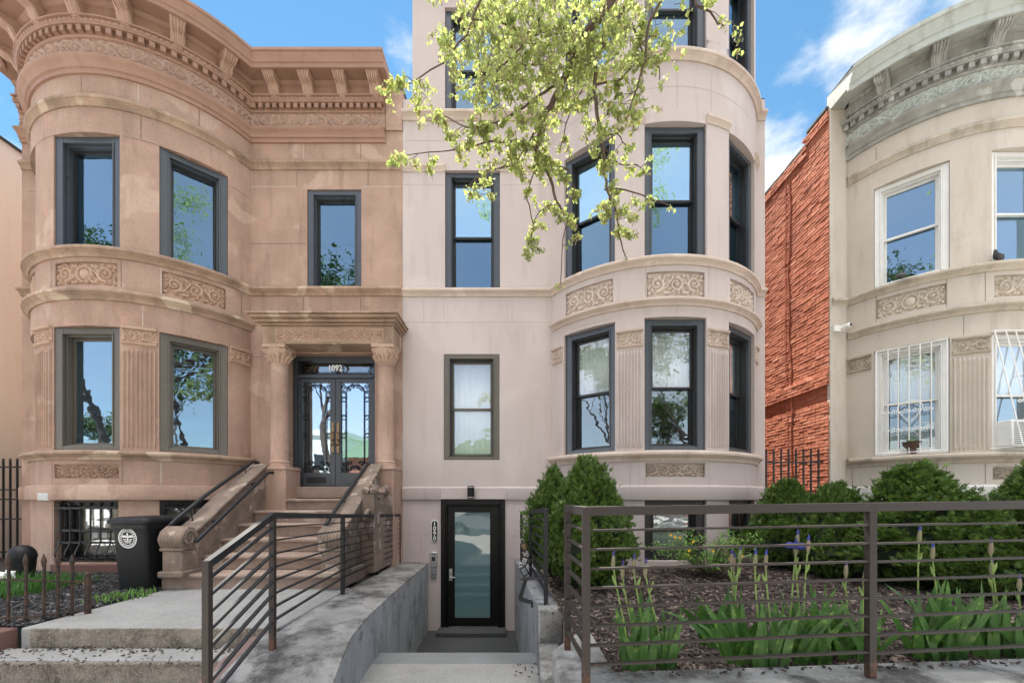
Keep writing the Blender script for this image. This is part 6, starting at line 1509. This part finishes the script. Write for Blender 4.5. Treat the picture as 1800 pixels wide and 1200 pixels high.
for k in range(17): limb(Vector((1.9, -2.2, 1.2+.55*k)), Vector((math.cos(k*2.1), math.sin(k*2.1)-.3, .7)).normalized(), 1.75, .06, 3)
obj('limbs', mbl2, M['bark'], mp_, merge=False)
m = MB(); m.v = V; m.f = F_; m.m = [0]*len(F_); obj('foliage', m, M['leaf'], mp_, smooth=0, merge=False)
m = MB(); m.v = VF; m.f = FF; m.m = [0]*len(FF); obj('flower_tassels', m, M['bud'], mp_, smooth=0, merge=False)
print('maple leaf faces', len(F_))
# ---------------------------------------------------------------- the other side of the street (seen only in the panes)
def street_tree(seed, x, y, h, label, near=False):
    rng = random.Random(seed); o = thing('street_tree', (x, y, -1.55), label, 'tree', 'trees on the far side of the street'); mb = MB(); ends = []
    def grow(p, d_, L_, r_, dep):
        pts = [p]; rr = [r_]
        for i in range(4): d_ = (d_+Vector((rng.uniform(-.22,.22), rng.uniform(-.22,.22), .05))).normalized(); pts.append(pts[-1]+d_*L_/4); rr.append(r_*(1-.12*(i+1)))
        mb.tube(pts, rr, 7, caps=False)
        if dep == 0: ends.extend(pts[2:]); return
        for k in range(3 if dep > 1 else 4): grow(pts[-1] if k < 2 else pts[3], (d_+Vector((rng.uniform(-.9,.9), rng.uniform(-.9,.9), rng.uniform(-.1,.5)))).normalized(), L_*.68, rr[-1]*.68, dep-1)
    grow(Vector((x, y, -1.6)), Vector((.05, 0, 1)), h*.33, .2, 4); obj('trunk', mb, M['bark'], o)
    V = []; F2 = []
    for p in ends:
        if near and (p.y > -.3): continue
        for _ in range(13):
            q = p+Vector((rng.gauss(0,1), rng.gauss(0,1), rng.gauss(0,1)))*.26; d1 = Vector((rng.uniform(-1,1), rng.uniform(-1,1), rng.uniform(-1,.4))).normalized(); d2 = d1.cross(Vector((rng.uniform(-1,1), rng.uniform(-1,1), 1))).normalized(); s_ = rng.uniform(.06, .13); b = len(V)
            V += [tuple(q), tuple(q+d1*s_+d2*s_*.6), tuple(q+d1*s_*2), tuple(q+d1*s_-d2*s_*.6)]; F2.append((b, b+1, b+2, b+3))
    m = MB(); m.v = V; m.f = F2; m.m = [0]*len(F2); obj('crown', m, M['farleaf'], o, smooth=0, merge=False)
street_tree(6, -14.3, -2.7, 13.5, 'near-side street tree up the street to the left of the camera', True); street_tree(7, 7.2, -2.8, 12, 'near-side street tree to the right of the camera', True); street_tree(8, -6.5, -2.9, 14, 'tall near-side street tree opposite the brownstone stoop', True); street_tree(1, -7.5, -14.6, 9.5, 'street tree on the far pavement opposite the brownstone'); street_tree(2, 1.5, -15.2, 8.5, 'street tree on the far pavement opposite the mauve house'); street_tree(3, 11, -14.8, 10, 'street tree on the far pavement opposite the cream house'); street_tree(4, -25, -14.9, 9, 'street tree on the far pavement down the street to the left')
def far_house(x0, x1, y, h, wallm, roofm, label, gable=True):
    o = thing('far_house', ((x0+x1)/2, y, -1.55), label, 'house', 'houses on the far side of the street')
    mb = MB(); mb.box(x0, x1, y-9, y, -1.6, h); obj('wall', mb, wallm, o)
    xm = (x0+x1)/2; mb = MB()
    if gable: mb.prism([(x0-.4, h), (x1+.4, h), (xm, h+2.6)], lambda p, q, w: (p, w, q), y-9.2, y+.5)
    else: mb.box(x0-.2, x1+.2, y-9.2, y+.2, h, h+.4)
    obj('roof', mb, roofm, o)
    for k in range(3):
        for zf in (-.6, 2.1):
            if zf+1.5 > h: continue
            cx = x0+(x1-x0)*(k+.5)/3; mb = MB(); mb.box(cx-.5, cx+.5, y, y+.06, zf, zf+1.5); w_ = obj('window', mb, M['white'], o)
            mb = MB(); mb.box(cx-.4, cx+.4, y+.061, y+.07, zf+.1, zf+1.4); obj('pane', mb, M['sash'], w_)
M['roofgreen'] = plain('green_shingle', (.22,.32,.2), .8, scale=20); M['farwhite'] = plain('pale_render', (.7,.69,.65), .8)
M['farred'] = plain('red_brick_render', (.3,.12,.08), .8, scale=40)
far_house(-13, -6, -19, 3.2, M['farred'], M['roofgreen'], 'red brick house with green gabled roof across the street')
far_house(-5.5, 1.5, -19, 2.8, M['farwhite'], M['roofgreen'], 'white house with green gabled roof across the street')
far_house(2, 9, -19, 3.4, M['farwhite'], M['redstone'], 'white house with red gabled roof across the street')
far_house(9.5, 17, -19, 3.0, M['farred'], M['farwhite'], 'red brick flat-roofed house across the street', False)
far_house(-24, -13.5, -19, 5.0, M['farwhite'], M['farwhite'], 'white flat-roofed building across the street', False)
# parked car mirrored in the door glass
def car(x, y, label):
    o = thing('parked_car', (x, y, -1.70), label, 'car'); z = -1.70
    pr = [(-2.2,.35),(-2.25,.6),(-2.15,.85),(-1.3,.98),(-.7,1.4),(.5,1.46),(1.35,1.05),(2.15,.95),(2.25,.6),(2.2,.35),(1.75,.32),(1.6,.62),(1.35,.70),(1.1,.62),(.95,.32),(-.95,.32),(-1.1,.62),(-1.35,.70),(-1.6,.62),(-1.75,.32)]
    mb = MB(); mb.prism(pr, lambda p, q, w: (x+p, y+w*(1 if q < 1.0 else .82), z+q), -.88, .88); obj('body', mb, plain('silver_car_paint', (.45,.46,.48), .25, .6, var=.03), o, bevel=.05)
    for px_ in (-1.35, 1.35):
        for s in (-1, 1):
            mb = MB(); mb.tube([(x+px_, y+s*.66, z+.32), (x+px_, y+s*.89, z+.32)], .32, 24); w_ = obj('wheel', mb, M['plastic'], o, bevel=.02)
            mb = MB(); mb.tube([(x+px_, y+s*.885, z+.32), (x+px_, y+s*.90, z+.32)], .09, 12)
            for k in range(6): a = k*1.047; mb.bar((x+px_, y+s*.9, z+.32), (x+px_+.21*math.cos(a), y+s*.9, z+.32+.21*math.sin(a)), .03, .03)
            mb.tube([(x+px_+.215*math.cos(t_), y+s*.895, z+.32+.215*math.sin(t_)) for t_ in np.linspace(0, 6.283, 22)], .016, 6); obj('rim', mb, M['steel'], w_)
    for s in (-1, 1):
        mb = MB(); mb.add([(x-.62, y+s*.80, z+1.34), (x-1.15, y+s*.885, z+.99), (x+1.15, y+s*.885, z+1.02), (x+.5, y+s*.80, z+1.38)], [(0,1,2,3)]); ow = obj('side_window', mb, M['sash'], o); so = ow.modifiers.new('t', 'SOLIDIFY'); so.thickness = .02
    for p in ((-2.22, .72), (2.2, .75)):
        for s in (-1, 1): mb = MB(); mb.ball((x+p[0], y+s*.66, z+p[1]), .11, 12, 8, sq=(.5, 1.2, .8)); obj('headlight' if p[0] < 0 else 'tail_light', mb, M['white'] if p[0] < 0 else M['farred'], o)
car(-.9, -4.5, 'silver car parked at the near kerb behind the camera')
# ---------------------------------------------------------------- raise everything so that the pavement is at z = 0
for o in list(SC.objects):
    if o.parent is None and o.type in {'MESH', 'EMPTY'}: o.location.z += EYE
